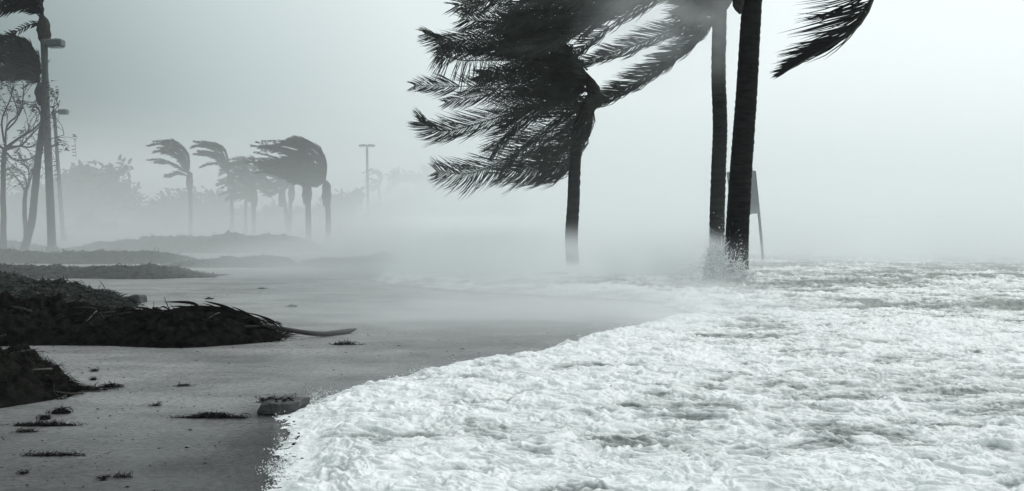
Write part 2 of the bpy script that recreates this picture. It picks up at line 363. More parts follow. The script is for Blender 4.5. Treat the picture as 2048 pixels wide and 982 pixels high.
# swells standing off to the right
def swell(px, py, half, wid, amp, slope):
    c = G(px, py); dx = Xg - c.x; yy = Yg - c.y - slope * dx + .5 * pn(Xg * .35, Yg * .2, int(px))
    return amp * np.exp(-(yy / wid) ** 2) * np.exp(-(dx / half) ** 4)
for tx_, ty_, rr_ in ((P(1473, 0, 28.6).x, 28.6, .55), (P(1434, 0, 32).x, 32, .4), (P(1146, 0, 33.2).x, 33.2, .35), (P(1528, 0, 38).x, 38, .2)):
    Z = Z + .14 * np.exp(-(((Xg - tx_ - .15) / rr_) ** 2 + ((Yg - ty_) / rr_) ** 2)) * (1 + pn(Xg * 6, Yg * 6, 33))
sw = swell(1930, 566, 3.2, .9, .12, .12) + swell(2010, 620, 1.3, .35, .10, .1) + swell(1640, 700, .9, .25, .05, .2)
sw2 = swell(1920, 468, 22, 5, 1.5, .15) + swell(1640, 462, 12, 5, .9, -.1) + swell(2150, 455, 26, 8, 2.2, .1)
Z = Z + sw + sw2 - .01
hn = h0 / .094
patch = fbm(Xg * .75, Yg * .9, 4, 70)
stk = pn(Xg * 1.7 + .6 * pn(Xg * .9, Yg, 31), Yg * 3.1, 92) + .7 * pn(Xg * 4.3, Yg * 7.0, 93) + .4 * pn(Xg * 11, Yg * 15, 94)
fo = .33 + .46 * sstep(.12, .9, hn) - .25 * sstep(-.1, 1.0, stk) - .07 * sstep(8, 21, Yg) - .05 * sstep(1.5, 6, Xg) + .05 * sstep(.1, -.8, stk) - .25 * sstep(.0, .60, patch) - .16 * np.clip(pn(Xg * 2.2, Yg * 4.0, 91), 0, 1) + .16 * sstep(2.5, .0, dn) - .8 * sw - .20 * sw2
fo = fo - .10 * sstep(10, 30, Xg * 0 + Yg) - .10 * np.clip(pn(wx * 5, wy * 6, 77), 0, 1)
holes = np.abs(pn(wx * 7, wy * 6, 95)) + .5 * np.abs(pn(wx * 15, wy * 13, 96)) + 2.2 * np.clip(dn, 0, 1)
sea = grid_mesh('foaming_sea', len(yr), len(uc), Xg, Yg, Z, (dn > 0) & (holes > .20), M_foam, fo)
tag(sea, 'white foaming storm sea surging over the beach', None, kind='structure')
def sea_z(x, y):
    i = int(np.argmin(np.abs(yr - y))); j = int(np.argmin(np.abs(uc - x / y * FPX))); return float(Z[i, j])

# ---------------------------------------------------------------- palms
def side_of(t, roll):
    a = Vector((0, 0, 1)); s = t.cross(a)
    if s.length < .15: s = t.cross(Vector((0, 1, 0)))
    s.normalize(); u = s.cross(t).normalized()
    return (s * math.cos(roll) + u * math.sin(roll)).normalized()
def frond_mesh(pts, leaf, n, roll=1.3, hang=.1, blow=.6, wl=.012, bare=.12, rw=.02, rnd=None, split=None, fwd=.6, segs=3, thin=0.0, bend=None, side=.85, taper=None, gap=.05, mess=.1):
    """pts: stalk curve; leaf: leaflet length; n: leaflets per side."""
    rnd = rnd or random; mb = MB(); c = interp(pts, 18)
    mb.tube(c, [rw * (1 - .85 * i / 17) + .002 for i in range(18)], 5)
    leaves = [] if split is not None else None; cj = Vector((0, 0, 0)); cl = 1
    for i in range(n):
        u = bare + (1 - bare) * (i + rnd.random() * .6) / n; u = min(u, .995)
        k = u * 17; a = int(k); p = c[a].lerp(c[min(a + 1, 17)], k - a); t = (c[min(a + 1, 17)] - c[max(a - 1, 0)]).normalized()
        s = side_of(t, roll + rnd.uniform(-.35, .35))
        env = math.sin(math.pi * (.14 + .80 * u)) ** .55
        if i % 6 == 0: gone = rnd.random() < gap; cj = Vector((rnd.uniform(-.1, .1), rnd.uniform(-.1, .1), rnd.uniform(-.13, .13))); cl = rnd.uniform(.82, 1.12)
        for sg in (-1, 1):
            if gone or rnd.random() < thin: continue
            ll = leaf * env * cl * rnd.uniform(.8, 1.08) * ((1 - taper * u) if taper else 1); d = ((t * (fwd * 2 * u * u if taper else fwd) + s * sg * side + (WIND * .5 if taper else Vector((0, 0, 0)))) + Vector((rnd.uniform(-mess, mess), 0, rnd.uniform(-mess, mess)))).normalized(); bl = blow * (1 - .45 * u ** 4) if taper else blow
            wv = WIND if bend is None else bend
            e = (d * (1 - bl) + wv * bl + Vector((0, 0, -hang)) + cj * 1.5 + Vector((rnd.uniform(-.1, .1), rnd.uniform(-.15, .15), rnd.uniform(-.1, .1)))).normalized()
            q = [p]; ds = []
            for j in range(segs):
                dd = d.lerp(e, (j + .6) / segs).normalized(); ds.append(dd); q.append(q[-1] + dd * ll / segs)
            ds.append(ds[-1]); ax = Vector((rnd.uniform(-.5, .5), 1, rnd.uniform(-.5, .5)))
            wv2 = [x.cross(ax).normalized() for x in ds]; ww = wl * rnd.uniform(.7, 1.2)
            prof = [ww * f for f in ([.6, 1, .75, .08] if segs == 3 else [.9, .9, .1] if segs == 2 else [1, .1])]
            if leaves is not None:
                m2 = MB(); m2.strip(q, prof, wv2); leaves.append(m2)
            else: mb.strip(q, prof, wv2)
    return (mb, leaves) if split is not None else mb
def blown(start, d0, Ln, wind=WIND, k=1.0, grav=.25, n=8, delay=1.0):
    pts = [Vector(start)]; d = Vector(d0).normalized()
    for i in range(n):
        u = (i + 1) / n; dd = (d * max(0, 1 - u * k) ** delay + wind * u * k + Vector((0, 0, -grav * u * u))).normalized()
        pts.append(pts[-1] + dd * Ln / n)
    return pts
def trunk(path, r0, r1, material, parent, flare=1.6, n=16, rings=120, ringamp=.03, name='trunk', seed=0, flare_h=.06):
    rnd = random.Random(seed); c = interp(path, rings)
    ph = [rnd.uniform(-1, 1) for _ in range(rings)]
    rad = []
    for i in range(rings):
        u = i / (rings - 1); r = r0 + (r1 - r0) * u; r *= 1 + (flare - 1) * math.exp(-u / flare_h)
        r *= 1 + ringamp * (((i % 4) / 3.0) - .5) + ringamp * .5 * ph[i]; rad.append(r)
    cc = [Vector(p) + Vector((.004 * ph[i], .004 * ph[-i], 0)) for i, p in enumerate(c)]
    lob = [rnd.uniform(-.03, .03) for _ in range(n)]
    mb = MB(); mb.tube(cc, rad, n, True, lambda i, k: 1 + lob[k] + .02 * math.sin(i * 1.3 + k * 2.1))
    return mb.build(name, material, parent)

GP = 'wind-bent palms rooted in the surf'
# --- mid palm
ym = 33.2
base = P(1146, 548, ym); base.z = -.25
pm = empty('palm_tree', base, 'grey-trunked palm standing alone in the surf with fronds blown hard to the left', 'palm tree', GP)
trunk([base, P(1145, 520, ym), P(1143, 470, ym), P(1147, 400, ym), P(1150, 320, ym), P(1158, 250, ym), P(1176, 205, ym)], .19, .155, M_barkL, pm, 1.35, 18, 130, .035, seed=1, flare_h=.05)
mb = MB(); c = interp([P(1160, 235, ym), P(1178, 212, ym), P(1188, 192, ym), P(1180, 165, ym), P(1160, 140, ym)], 12)
mb.tube(c, [.155, .17, .185, .2, .21, .21, .2, .18, .15, .12, .09, .04], 12, True, lambda i, k: 1 + .12 * math.sin(k * 2.3 + i * 1.9)); mb.build('boot', M_boot, pm)
# (points, leaf px, n, roll, hang, blow, dy of the tip)
FM = [([(1185, 180), (1080, 163), (950, 172), (828, 171)], 46, 62, 1.35, .05, .55, -.8),
      ([(1185, 180), (1090, 185), (985, 188), (890, 205)], 50, 50, 1.2, .15, .5, .6),
      ([(1180, 190), (1060, 214), (960, 246), (885, 262), (840, 243)], 52, 64, 1.3, -.15, .45, -1.2),
      ([(1180, 195), (1090, 215), (1030, 250), (985, 300)], 55, 46, 1.3, .3, .4, .9),
      ([(1182, 200), (1100, 262), (1010, 318), (940, 347), (872, 342)], 58, 66, 1.35, -.05, .45, -.6),
      ([(1186, 205), (1140, 265), (1080, 320), (1000, 350)], 66, 56, 1.2, .1, .6, -.3),
      ([(1190, 212), (1165, 262), (1120, 318), (1040, 352)], 72, 56, 1.3, .0, .75, .3),
      ([(1190, 215), (1170, 268), (1130, 322), (1085, 345)], 70, 50, 1.5, -.02, .8, .8),
      ([(1170, 150), (1080, 125), (990, 120), (920, 120), (888, 104), (880, 90)], 50, 60, 1.45, .75, .15, -1.0),
      ([(1165, 140), (1060, 95), (960, 78), (900, 84), (850, 68)], 52, 60, 1.3, .1, .45, -.5),
      ([(1165, 140), (1070, 110), (980, 95), (880, 112)], 48, 55, 1.1, .1, .45, .8),
      ([(1170, 130), (1090, 75), (1000, 48), (925, 38)], 52, 55, 1.2, .05, .4, .4),
      ([(1170, 150), (1100, 115), (1020, 100), (950, 98)], 60, 50, .8, .1, .4, 1.4),
      ([(1180, 170), (1100, 150), (1020, 148), (960, 150)], 56, 50, .9, .1, .4, 1.1),
      ([(1180, 180), (1120, 195), (1060, 215), (1010, 250)], 58, 48, 1.0, .1, .5, 1.6),
      ([(1175, 140), (1120, 90), (1060, 60), (1000, 65)], 62, 50, .7, .1, .5, -1.5),
      ([(1185, 195), (1130, 225), (1070, 270), (1020, 320)], 58, 48, 1.1, .0, .6, 1.3)]
rr = random.Random(3)
for k in range(7):
    ye = 40 + 28 * k + rr.uniform(-8, 8); xe = rr.uniform(960, 1040)
    FM.append(([(1180, 165), (1140 + rr.uniform(-10, 10), 150 + (ye - 150) * .35), (1085, 150 + (ye - 150) * .75), (xe, ye)], rr.uniform(46, 60), 46, rr.uniform(.7, 1.4), .05, .5, rr.uniform(-1.6, 1.6)))
for pts, lf, n, roll, hang, blow, dy in FM:
    m = len(pts) - 1; q = [P(x, y, ym + dy * (i / m)) for i, (x, y) in enumerate(pts)]
    frond_mesh(q, lf / FPX * ym * rr.uniform(1.15, 1.45), int(n * 2.1), roll, hang, blow * 1.12, .0115, .03, .026, rr, fwd=(rr.uniform(.7, 1.1) if hang < .5 else .2), side=rr.uniform(.65, .85), gap=.04, mess=.18).build('frond', M_leaf, pm)
# --- pale palm (second of the pair)
yl = 32.0
base = P(1434, 552, yl); base.z = -.25
pl = empty('palm_tree', base, 'thinner, greyer palm just left of the thickest trunk, crown streaming left at the top edge', 'palm tree', GP)
trunk([base, P(1434, 520, yl), P(1434, 440, yl), P(1437, 340, yl), P(1440, 250, yl), P(1437, 150, yl), P(1439, 40, yl), P(1442, -20, yl)], .205, .185, M_barkL, pl, 1.1, 18, 200, .04, seed=2)
mb = MB(); c = interp([P(1442, 25, yl), P(1430, 5, yl), P(1405, -10, yl), P(1370, -25, yl)], 10)
mb.tube(c, [.2, .36, .5, .55, .55, .52, .46, .38, .3, .15], 12, True, lambda i, k: 1 + .1 * math.sin(k * 2.9 + i * 1.7)); mb.build('boot', M_boot, pl)
FL = [([(1420, -30), (1340, -12), (1255, 28), (1190, 75), (1120, 130)], 46, 62, 1.3, .0, .6, .2), ([(1420, -34), (1345, -22), (1260, 8), (1190, 50), (1130, 105)], 46, 62, 1.1, .0, .6, 1.2),
      ([(1440, 10), (1402, 62), (1335, 122), (1260, 172), (1190, 208)], 58, 74, 1.35, -.02, .8, -.8),
      ([(1440, 20), (1408, 60), (1345, 112), (1280, 160), (1200, 198)], 50, 60, 1.2, -.05, .8, .7),
      ([(1430, 0), (1385, 40), (1320, 70), (1245, 100), (1165, 128)], 50, 66, 1.35, -.1, .75, -.4),
      ([(1420, -30), (1330, -18), (1230, 22), (1130, 68), (1030, 120)], 52, 70, 1.3, .0, .6, -.5),
      ([(1420, -35), (1320, -25), (1220, 8), (1120, 50), (1000, 100)], 62, 70, 1.0, .05, .5, .5),
      ([(1420, -40), (1310, -40), (1200, -10), (1090, 20), (960, 60)], 66, 70, 1.3, .1, .5, -.9),
      ([(1420, -50), (1300, -58), (1180, -38), (1050, -8), (910, 12)], 66, 74, 1.25, .15, .45, -.3),
      ([(1420, -55), (1300, -70), (1170, -60), (1040, -30), (930, 20)], 66, 70, 1.1, .2, .4, .8),
      ([(1415, -45), (1320, -50), (1210, -30), (1110, 5), (1010, 40)], 66, 66, .8, .1, .5, 1.6),
      ([(1415, -60), (1330, -100), (1200, -110), (1050, -75), (930, -30)], 70, 60, 1.2, .1, .5, 0),
      ([(1435, -5), (1412, 15), (1392, 30), (1372, 36)], 60, 46, 1.2, .05, .5, .3), ([(1435, -8), (1412, 5), (1388, 14), (1365, 12)], 60, 46, 1.0, .05, .5, -.5),
      ([(1425, -30), (1350, -28), (1260, 5), (1180, 45), (1100, 95)], 60, 60, .6, .0, .5, 1.0)]
for k in range(7):
    ye = -15 + 17 * k; FL.append(([(1425, -40), (1330, -42 + 3 * k), (1210, -22 + 8 * k), (1110, ye - 6), (rr.uniform(1000, 1050), ye + 10)], rr.uniform(50, 62), 60, rr.uniform(.7, 1.4), .03, .55, rr.uniform(-1.4, 1.4)))
for pts, lf, n, roll, hang, blow, dy in FL:
    m = len(pts) - 1; q = [P(x, y, yl + dy * (i / m)) for i, (x, y) in enumerate(pts)]
    frond_mesh(q, lf / FPX * yl * rr.uniform(1.1, 1.35), int(n * 1.8), roll, hang, blow, .014, .08, .036, rr, fwd=.8, side=.6, gap=.06, mess=.15).build('frond', M_leaf, pl)
# --- dark near palm
yn = 28.6
base = P(1473, 575, yn); base.z = -.3
pnr = empty('palm_tree', base, 'thickest, near-black palm trunk with the splash breaking at its foot', 'palm tree', GP)
trunk([base, P(1472, 530, yn), P(1474, 470, yn), P(1479, 380, yn), P(1486, 280, yn), P(1493, 180, yn), P(1500, 60, yn), P(1506, -30, yn), P(1512, -110, yn)], 0.298, .222, M_bark, pnr, 1.0, 24, 240, .03, seed=4)
mb = MB(); c = interp([P(1480, 28, yn - .3), P(1476, 5, yn - .2), P(1480, -25, yn - .1), P(1500, -60, yn)], 8)
mb.tube(c, [.02, .09, .13, .16, .2, .22, .24, .2], 9, True, lambda i, k: 1 + .15 * math.sin(k * 2.9 + i * 1.7)); mb.build('boot', M_boot, pnr)
q = [P(x, y, yn - .4 - .1 * i) for i, (x, y) in enumerate([(1512, -110), (1600, -170), (1700, -130), (1748, -50), (1742, 10), (1708, 62), (1650, 98), (1600, 126), (1566, 147)])]
mbr, lv = frond_mesh(q, 285 / FPX * yn, 140, 1.3, .0, .96, .018, .42, .05, rr, split=True, fwd=.8, side=.25, taper=.80, gap=.24, mess=.14, bend=Vector((-1, .05, -.13)).normalized())
fr = mbr.build('frond', M_rach, pnr); fr['label'] = 'torn frond folded over to the right, leaflets streaming left'
for l in lv:
    l.build('leaflet', M_leafD, fr)
for k in range(9):
    a = R(60 + k * 14); st = P(1512, -120, yn)
    q = blown(st, (math.cos(a) * .9, rr.uniform(-.7, .7), .9), 3.6, grav=.1)
    frond_mesh([p for p in q[::2]], .8, 34, 1.2, .05, .6, .022, .1, .04, rr).build('frond', M_leafD, pnr)

# --- far palms
GF = 'windswept palms in the misty grove on the left'
FP = [('leftmost grove palm, slender, with two fronds trailing left below a small rounded crown', (381, 505), [(381, 450), (381, 400), (379, 350)], 72, .13, 14, [(378, 348), (377, 312), (352, 284), (312, 279)], [(376, 348), (360, 322), (330, 306), (306, 306)], M_leaf, GF, [[(376, 345), (350, 330), (325, 320), (294, 320)], [(376, 348), (352, 332), (325, 326), (300, 324)], [(376, 352), (360, 346), (345, 350), (330, 353)]]),
      ('second grove palm from the left, its crown a plume pointing left above the grove', (463, 500), [(464, 440), (463, 390), (460, 352)], 74, .13, 14, [(459, 350), (455, 308), (432, 284), (402, 281)], [(456, 350), (436, 322), (410, 314), (385, 309)], M_leaf, GF, [[(456, 350), (440, 330), (420, 328), (400, 335)]]),
      ('thin grove palm half hidden, third trunk from the left', (491, 498), [(491, 440), (492, 400), (496, 376)], 75, .11, 16, [(497, 372), (503, 330), (484, 314), (452, 320)], [(495, 376), (470, 372), (450, 366), (430, 374)], M_leaf, GF, []),
      ('short grove palm with a thick boot under a low bushy crown', (509, 500), [(508, 450), (507, 410), (508, 386)], 71, .14, 16, [(509, 380), (516, 345), (500, 322), (462, 330)], [(505, 384), (480, 396), (462, 400), (440, 408)], M_leaf, GF, []),
      ('grove palm whose trunk curves left under the low dark canopy', (578, 500), [(575, 450), (570, 410), (564, 384)], 72, .14, 18, [(563, 380), (562, 345), (540, 332), (500, 350)], [(560, 384), (538, 390), (515, 384), (494, 392)], M_leaf, GF, []),
      ('straight grove palm close beside the curved trunk', (577, 502), [(580, 450), (581, 400), (583, 374)], 74, .13, 16, [(583, 368), (582, 335), (560, 322), (515, 335)], [(580, 372), (560, 380), (535, 378), (505, 376)], M_leaf, GF, []),
      ('dark grove palm in front, second from the right, with a broad swept crown', (617, 507), [(617, 460), (616, 410), (614, 372)], 58, .15, 26, [(614, 362), (624, 318), (596, 290), (528, 278)], [(610, 368), (580, 362), (545, 352), (502, 346)], M_leafD, GF, [[(612, 360), (590, 318), (555, 296), (518, 294)], [(612, 360), (585, 335), (550, 325), (505, 324)]]),
      ('rightmost grove palm, crown arching up and over to the left', (657, 507), [(657, 460), (656, 420), (653, 375)], 57, .14, 26, [(651, 362), (647, 312), (612, 280), (570, 278)], [(648, 366), (624, 372), (600, 370), (572, 360)], M_leafD, GF, [[(650, 362), (640, 305), (600, 276), (565, 285)]]),
      ('small faint palm behind the distant street lamp', (758, 470), [(758, 430), (759, 395), (758, 378)], 112, .15, 16, [(759, 372), (764, 350), (750, 338), (732, 342)], [(757, 378), (750, 382), (742, 382), (732, 380)], M_leaf, None, [])]
for kk, (label, bp, path, Y, r, nf, top, bot, mt, grp, extra) in enumerate(FP):
    rnd = random.Random(200 + kk); b = P(*bp, Y); b.z = 0.0
    root = empty('palm_tree', b, label, 'palm tree', grp)
    pts = [b] + [P(x, y, Y) for x, y in path]
    trunk(pts, r, r * .85, M_barkL, root, 1.25, 10, 60, .03, seed=kk)
    hd = P(*top[0], Y); pv = pts[-1]
    if Y < 100:
        cc = interp([pv + Vector((0, 0, -.9)), pv + Vector((0, 0, -.5)), pv, hd], 12)
        MB().tube(cc, [r, r * 1.15, r * 1.4, r * 1.55, r * 1.6, r * 1.55, r * 1.5, r * 1.5, r * 1.4, r * 1.3, r * 1.1, r * .6], 9, True, lambda i, k: 1 + .12 * math.sin(k * 2.3 + i * 1.9)).build('boot', M_boot, root)
    curves = []
    nf = int(nf * .85) if Y < 100 else 8
    for i in range(nf):
        t_ = (i + rnd.random() * .7) / nf; j = rnd.choice([rnd.uniform(.7, .95), rnd.uniform(.95, 1.22)]); q = [(a[0] + (b_[0] - a[0]) * t_, a[1] + (b_[1] - a[1]) * t_) for a, b_ in zip(top, bot)]
        q = [q[0]] + [(q[0][0] + (x - q[0][0]) * j + rnd.uniform(-3, 3), q[0][1] + (y - q[0][1]) * (.6 + .4 * j) + rnd.uniform(-3, 3)) for x, y in q[1:]]; k_ = 70 / Y; q[1] = (q[1][0] + rnd.uniform(-3, 3) * k_, q[1][1] + rnd.uniform(-4, 3) * k_); q[2] = (q[2][0] + rnd.uniform(-6, 6) * k_, q[2][1] + rnd.uniform(-8, 6) * k_); curves.append(q)
    for q in curves + extra:
        dy = rnd.uniform(-1.4, 1.4); q3 = [P(x, y, Y + dy * i / 3) for i, (x, y) in enumerate(q)]
        frond_mesh(q3, (17 if Y < 60 else 13 if Y < 100 else 8) / FPX * Y * rnd.uniform(.8, 1.15), 36, rnd.uniform(.9, 1.5), .02, .6, .026 if Y < 100 else .04, .06, .03, rnd, segs=2, fwd=1.0, side=.55, gap=.1, mess=.2).build('frond', M_leafD, root)
# --- left-edge palms
GL = 'tall palms at the left edge'
yp = 46.0
def edge_palm(label, path, head, fr, r0, r1, seed, extra=0, Y=yp):
    b = P(*path[0], Y); b.z = -.1
    root = empty('palm_tree', b, label, 'palm tree', GL)
    trunk([b] + [P(x, y, Y) for x, y in path[1:]], r0, r1, M_bark, root, 1.35, 14, 140, .03, seed=seed, flare_h=.05)
    rnd = random.Random(seed)
    mb = MB(); h = P(*head, Y); cc = interp([P(*path[-1], Y) + Vector((0, 0, -.5)), P(*path[-1], Y), h], 7)
    mb.tube(cc, [r1, r1 * 1.7, r1 * 2.1, r1 * 2.2, r1 * 2.0, r1 * 1.5, r1 * .6], 9, True, lambda i, k: 1 + .16 * math.sin(k * 2.3 + i * 1.9)); mb.build('boot', M_boot, root)
    for pts, lf, n, roll, hang, blow, dy in fr:
        m = len(pts) - 1; q = [P(x, y, Y + dy * (i / m)) for i, (x, y) in enumerate(pts)]
        frond_mesh(q, lf / FPX * Y, n, roll, hang, blow, .028, .06, .035, rnd).build('frond', M_leafD, root)
    return root
edge_palm('tallest left-edge palm, straight trunk behind the near lamp post', [(104, 512), (103, 470), (100, 400), (97, 330), (93, 250), (90, 160), (88, 60)], (84, 30),
          [([(86, 30), (60, 5), (20, 0), (-40, 15)], 34, 50, 1.4, .2, .5, .4), ([(86, 35), (70, 0), (30, -15), (-30, -5)], 34, 50, 1.3, .2, .5, -.4),
           ([(86, 40), (60, 15), (30, 12), (-20, 30)], 30, 50, 1.4, .1, .5, .8), ([(86, 30), (80, -10), (50, -40), (0, -40)], 34, 50, 1.3, .2, .5, -.7),
           ([(84, 28), (83, -8), (75, -40), (40, -70)], 30, 40, 1.1, .1, .6, .3), ([(84, 45), (60, 50), (30, 65), (0, 80)], 18, 16, 1.4, .2, .5, .1),
           ([(86, 38), (64, 8), (22, 8), (-30, 40)], 30, 50, 1.2, .1, .5, .2)], .16, .12, 31)
edge_palm('left-edge palm leaning right, its rounded crown swept off to the left', [(44, 516), (54, 480), (64, 440), (70, 380), (76, 320), (84, 260), (88, 220), (83, 185)], (79, 165),
          [([(80, 160), (65, 115), (35, 88), (-20, 75)], 36, 60, 1.45, .1, .55, .4), ([(80, 158), (60, 118), (25, 95), (-30, 92)], 38, 60, 1.3, .2, .55, -.4),
           ([(80, 160), (55, 125), (15, 112), (-40, 118)], 38, 60, 1.2, .15, .55, .7), ([(80, 165), (55, 140), (15, 132), (-40, 140)], 36, 60, 1.3, .1, .55, -.7),
           ([(80, 162), (62, 120), (30, 100), (-25, 105)], 38, 60, .9, .15, .55, .1), ([(80, 168), (55, 150), (20, 150), (-30, 160)], 28, 55, 1.4, .0, .5, .2),
           ([(80, 162), (68, 112), (44, 90), (0, 78)], 30, 50, 1.5, .3, .5, -.2)], .15, .11, 32, Y=45.0)
# trunk cut by the left edge of the picture, a bare tree with wiry branches
def branchy(mb, leaves, p, d, Ln, r, depth, rnd, wind=.35):
    n = 6; pts = [p]; dd = d.copy()
    for i in range(n):
        dd = (dd + Vector((rnd.uniform(-.25, .25), rnd.uniform(-.25, .25), rnd.uniform(-.22, .22))) + WIND * wind * .12).normalized(); pts.append(pts[-1] + dd * Ln / n)
    mb.tube(pts, [max(.006, r * (1 - .6 * i / n)) for i in range(n + 1)], 5 if r > .02 else 3, False)
    if depth == 0:
        for j in range(4):
            q = pts[rnd.randint(2, n)]; a = (WIND + Vector((rnd.uniform(-.4, .4), rnd.uniform(-.6, .6), rnd.uniform(-.6, .3)))).normalized(); l = rnd.uniform(.08, .17)
            leaves.strip([q, q + a * l * .5, q + a * l], [.005, .016, .002], a.cross(Vector((rnd.uniform(-.4, .4), 1, .2))).normalized())
        return
    for j in range(rnd.randint(3, 4)):
        k = rnd.randint(1, n); a = (dd + Vector((rnd.uniform(-.8, .8), rnd.uniform(-.7, .7), rnd.uniform(-.6, .9)))).normalized()
        branchy(mb, leaves, pts[k], a, Ln * rnd.uniform(.55, .8), r * .55, depth - 1, rnd, wind)
def bare_tree(label, basepx, path, limbs, r0, seed, Y):
    b = P(*basepx, Y); b.z = -.1; rnd = random.Random(seed)
    root = empty('bare_tree', b, label, 'tree', 'bare storm-stripped trees at the left edge')
    pts = interp([b] + [P(x, y, Y) for x, y in path], 30)
    MB().tube(pts, [r0 * (1.35 - .35 * min(1, i / 5)) * (1 - .35 * i / 29) for i in range(30)], 10, True, lambda i, k: 1 + .05 * math.sin(k * 2 + i)).build('trunk', M_twig, root)
    lv = MB()
    for lp, r in limbs:
        m = MB(); q = interp([P(x, y, Y + dy) for x, y, dy in lp], 14); m.tube(q, [r * (1 - .7 * i / 13) for i in range(14)], 6)
        for k in range(3, 14, 2):
            dd = (q[k] - q[k - 1]).normalized(); a = (dd * .6 + Vector((rnd.uniform(-.7, .3), rnd.uniform(-.7, .7), rnd.uniform(-.6, .8)))).normalized()
            branchy(m, lv, q[k], a, rnd.uniform(.6, 1.1), r * .35, 1, rnd)
        m.build('branch', M_twig, root)
    tag(lv.build('leaves', M_twig, root), kind='stuff')
bare_tree('bare tree at the left edge, wiry branches fanning right across the palm trunks', (6, 505), [(7, 440), (6, 380), (8, 310), (14, 290)],
          [([(12, 295, 0), (40, 275, .2), (70, 256, .3), (84, 235, .3), (70, 205, .5)], .06), ([(12, 292, 0), (40, 292, -.2), (62, 270, -.3), (92, 240, -.3), (118, 210, -.4)], .05),
           ([(10, 290, 0), (15, 250, .4), (40, 225, .5), (47, 185, .6), (46, 165, .6)], .045), ([(10, 300, 0), (40, 292, .3), (60, 294, .5), (95, 280, .5), (128, 270, .4)], .045),
           ([(8, 300, 0), (30, 320, .4), (60, 318, .3), (85, 300, .2), (118, 285, .1)], .04), ([(8, 285, 0), (4, 240, -.3), (20, 200, -.5), (28, 170, -.5)], .04),
           ([(14, 260, 0), (35, 235, -.2), (30, 205, -.5), (14, 172, -.5)], .035), ([(8, 300, 0), (-20, 270, 0), (-50, 230, .2), (-80, 215, .4)], .05)], .115, 5, 44.0)
bare_tree('small forked bare tree growing from the foot of the leaning palm', (50, 500), [(52, 470), (49, 420), (51, 385), (56, 370)],
          [([(54, 378, 0), (62, 355, .2), (72, 325, .4), (90, 300, .5)], .05), ([(51, 385, 0), (40, 365, -.2), (28, 352, -.3), (8, 348, -.4)], .04),
           ([(54, 372, 0), (48, 350, .2), (30, 335, .4), (10, 318, .5)], .035), ([(56, 370, 0), (58, 345, -.2), (48, 325, -.4), (34, 300, -.5)], .035)], .10, 6, 45.5)

# ---------------------------------------------------------------- street lamps
def lamp(label, top, bot, Y, r, head, group='street lamps'):
    b = P(*bot, Y); b.z = -.05 if Y < 60 else .1; t = P(*top, Y)
    root = empty('street_lamp', b, label, 'street lamp', group)
    MB().tube([b.lerp(t, i / 14) for i in range(15)], [r * 1.25 - r * .35 * i / 14 for i in range(15)], 14).build('pole', M_pole, root)
    MB().tube([b + Vector((0, 0, -.02)), b + Vector((0, 0, .35)), b + Vector((0, 0, .4))], [r * 2, r * 1.9, r * 1.3], 14).build('base', M_metal, root)
    return root, t
rt, t = lamp('near street lamp at the left edge, square head pointing right above the beach', (87, 78), (105, 512), 44.6, .125, None)
s = 44.6 / FPX
MB().tube([t + Vector((0, 0, -8 * s)), t + Vector((9 * s, 0, -8 * s))], .05, 8).build('arm', M_metal, rt)
hd = MB().box(t + Vector((24.5 * s, 0, -8.5 * s)), (31 * s, .45, 16 * s), Euler((0, R(-1), 0)), .05).build('lamp_head', M_metal, rt, smooth=False)
MB().box(t + Vector((24.5 * s, 0, -17 * s)), (25 * s, .36, 1.6 * s)).build('lens', M_glass, hd)
MB().tube([t + Vector((25 * s, 0, 0)), t + Vector((25 * s, 0, 1.8 * s))], [.05, .03], 8).build('photocell', M_metal, hd)
rt, t = lamp('second street lamp, thinner, head pointing right beside the twiggy branches', (108, 219), (127, 490), 62, .09, None)
s = 62 / FPX
MB().tube([t + Vector((0, 0, -6 * s)), t + Vector((9 * s, 0, -5 * s))], .05, 8).build('arm', M_metal, rt)
hd = MB().box(t + Vector((19 * s, 0, -4.5 * s)), (18 * s, .45, 10 * s), Euler((0, R(-2), 0)), .06).build('lamp_head', M_metal, rt, smooth=False)
MB().box(t + Vector((19 * s, 0, -10 * s)), (14 * s, .36, 1.2 * s)).build('lens', M_glass, hd)
rt, t = lamp('far faint street lamp with a flat twin head, right of the palm grove', (734, 291), (737, 470), 88, .09, None)
s = 88 / FPX
for sg in (-1, 1):
    hd = MB().box(t + Vector((sg * 9 * s, 0, .4 * s)), (14 * s, .5, 3.4 * s), Euler((0, R(sg * 5), 0)), .04).build('lamp_head', M_metal, rt, smooth=False)
    MB().box(t + Vector((sg * 9 * s, 0, -2 * s)), (11 * s, .4, 1 * s)).build('lens', M_glass, hd)
MB().tube([t + Vector((-9 * s, 0, 0)), t + Vector((9 * s, 0, 0))], .05, 8).build('arm', M_metal, rt)

# ---------------------------------------------------------------- leaning sign
ysn = 38.0
b = P(1528, 527, ysn); b.z = -.2
sg = empty('sign_board', b, 'tilted blank sign board on posts in the surf behind the dark palm trunk', 'sign')
c4 = [P(1454, 344, ysn), P(1509, 341, ysn), P(1519, 427, ysn), P(1466, 429, ysn)]
MB().prism(c4, Vector((0, -.015, 0)), Vector((0, .015, 0))).build('board', M_board, sg, smooth=False)
MB().tube([b, P(1519, 440, ysn + .06), P(1509, 342, ysn + .06)], .045, 6).build('post', M_wood, sg)
b2 = P(1478, 527, ysn); b2.z = -.2
MB().tube([b2, P(1467, 440, ysn + .06), P(1456, 345, ysn + .06)], .045, 6).build('post', M_wood, sg)
for yy in (356, 412):
    f = (yy - 343) / 85
    MB().box(P(1482 + 9 * f, yy, ysn + .05), (.78, .04, .07), Euler((0, R(-2), 0))).build('rail', M_wood, sg)

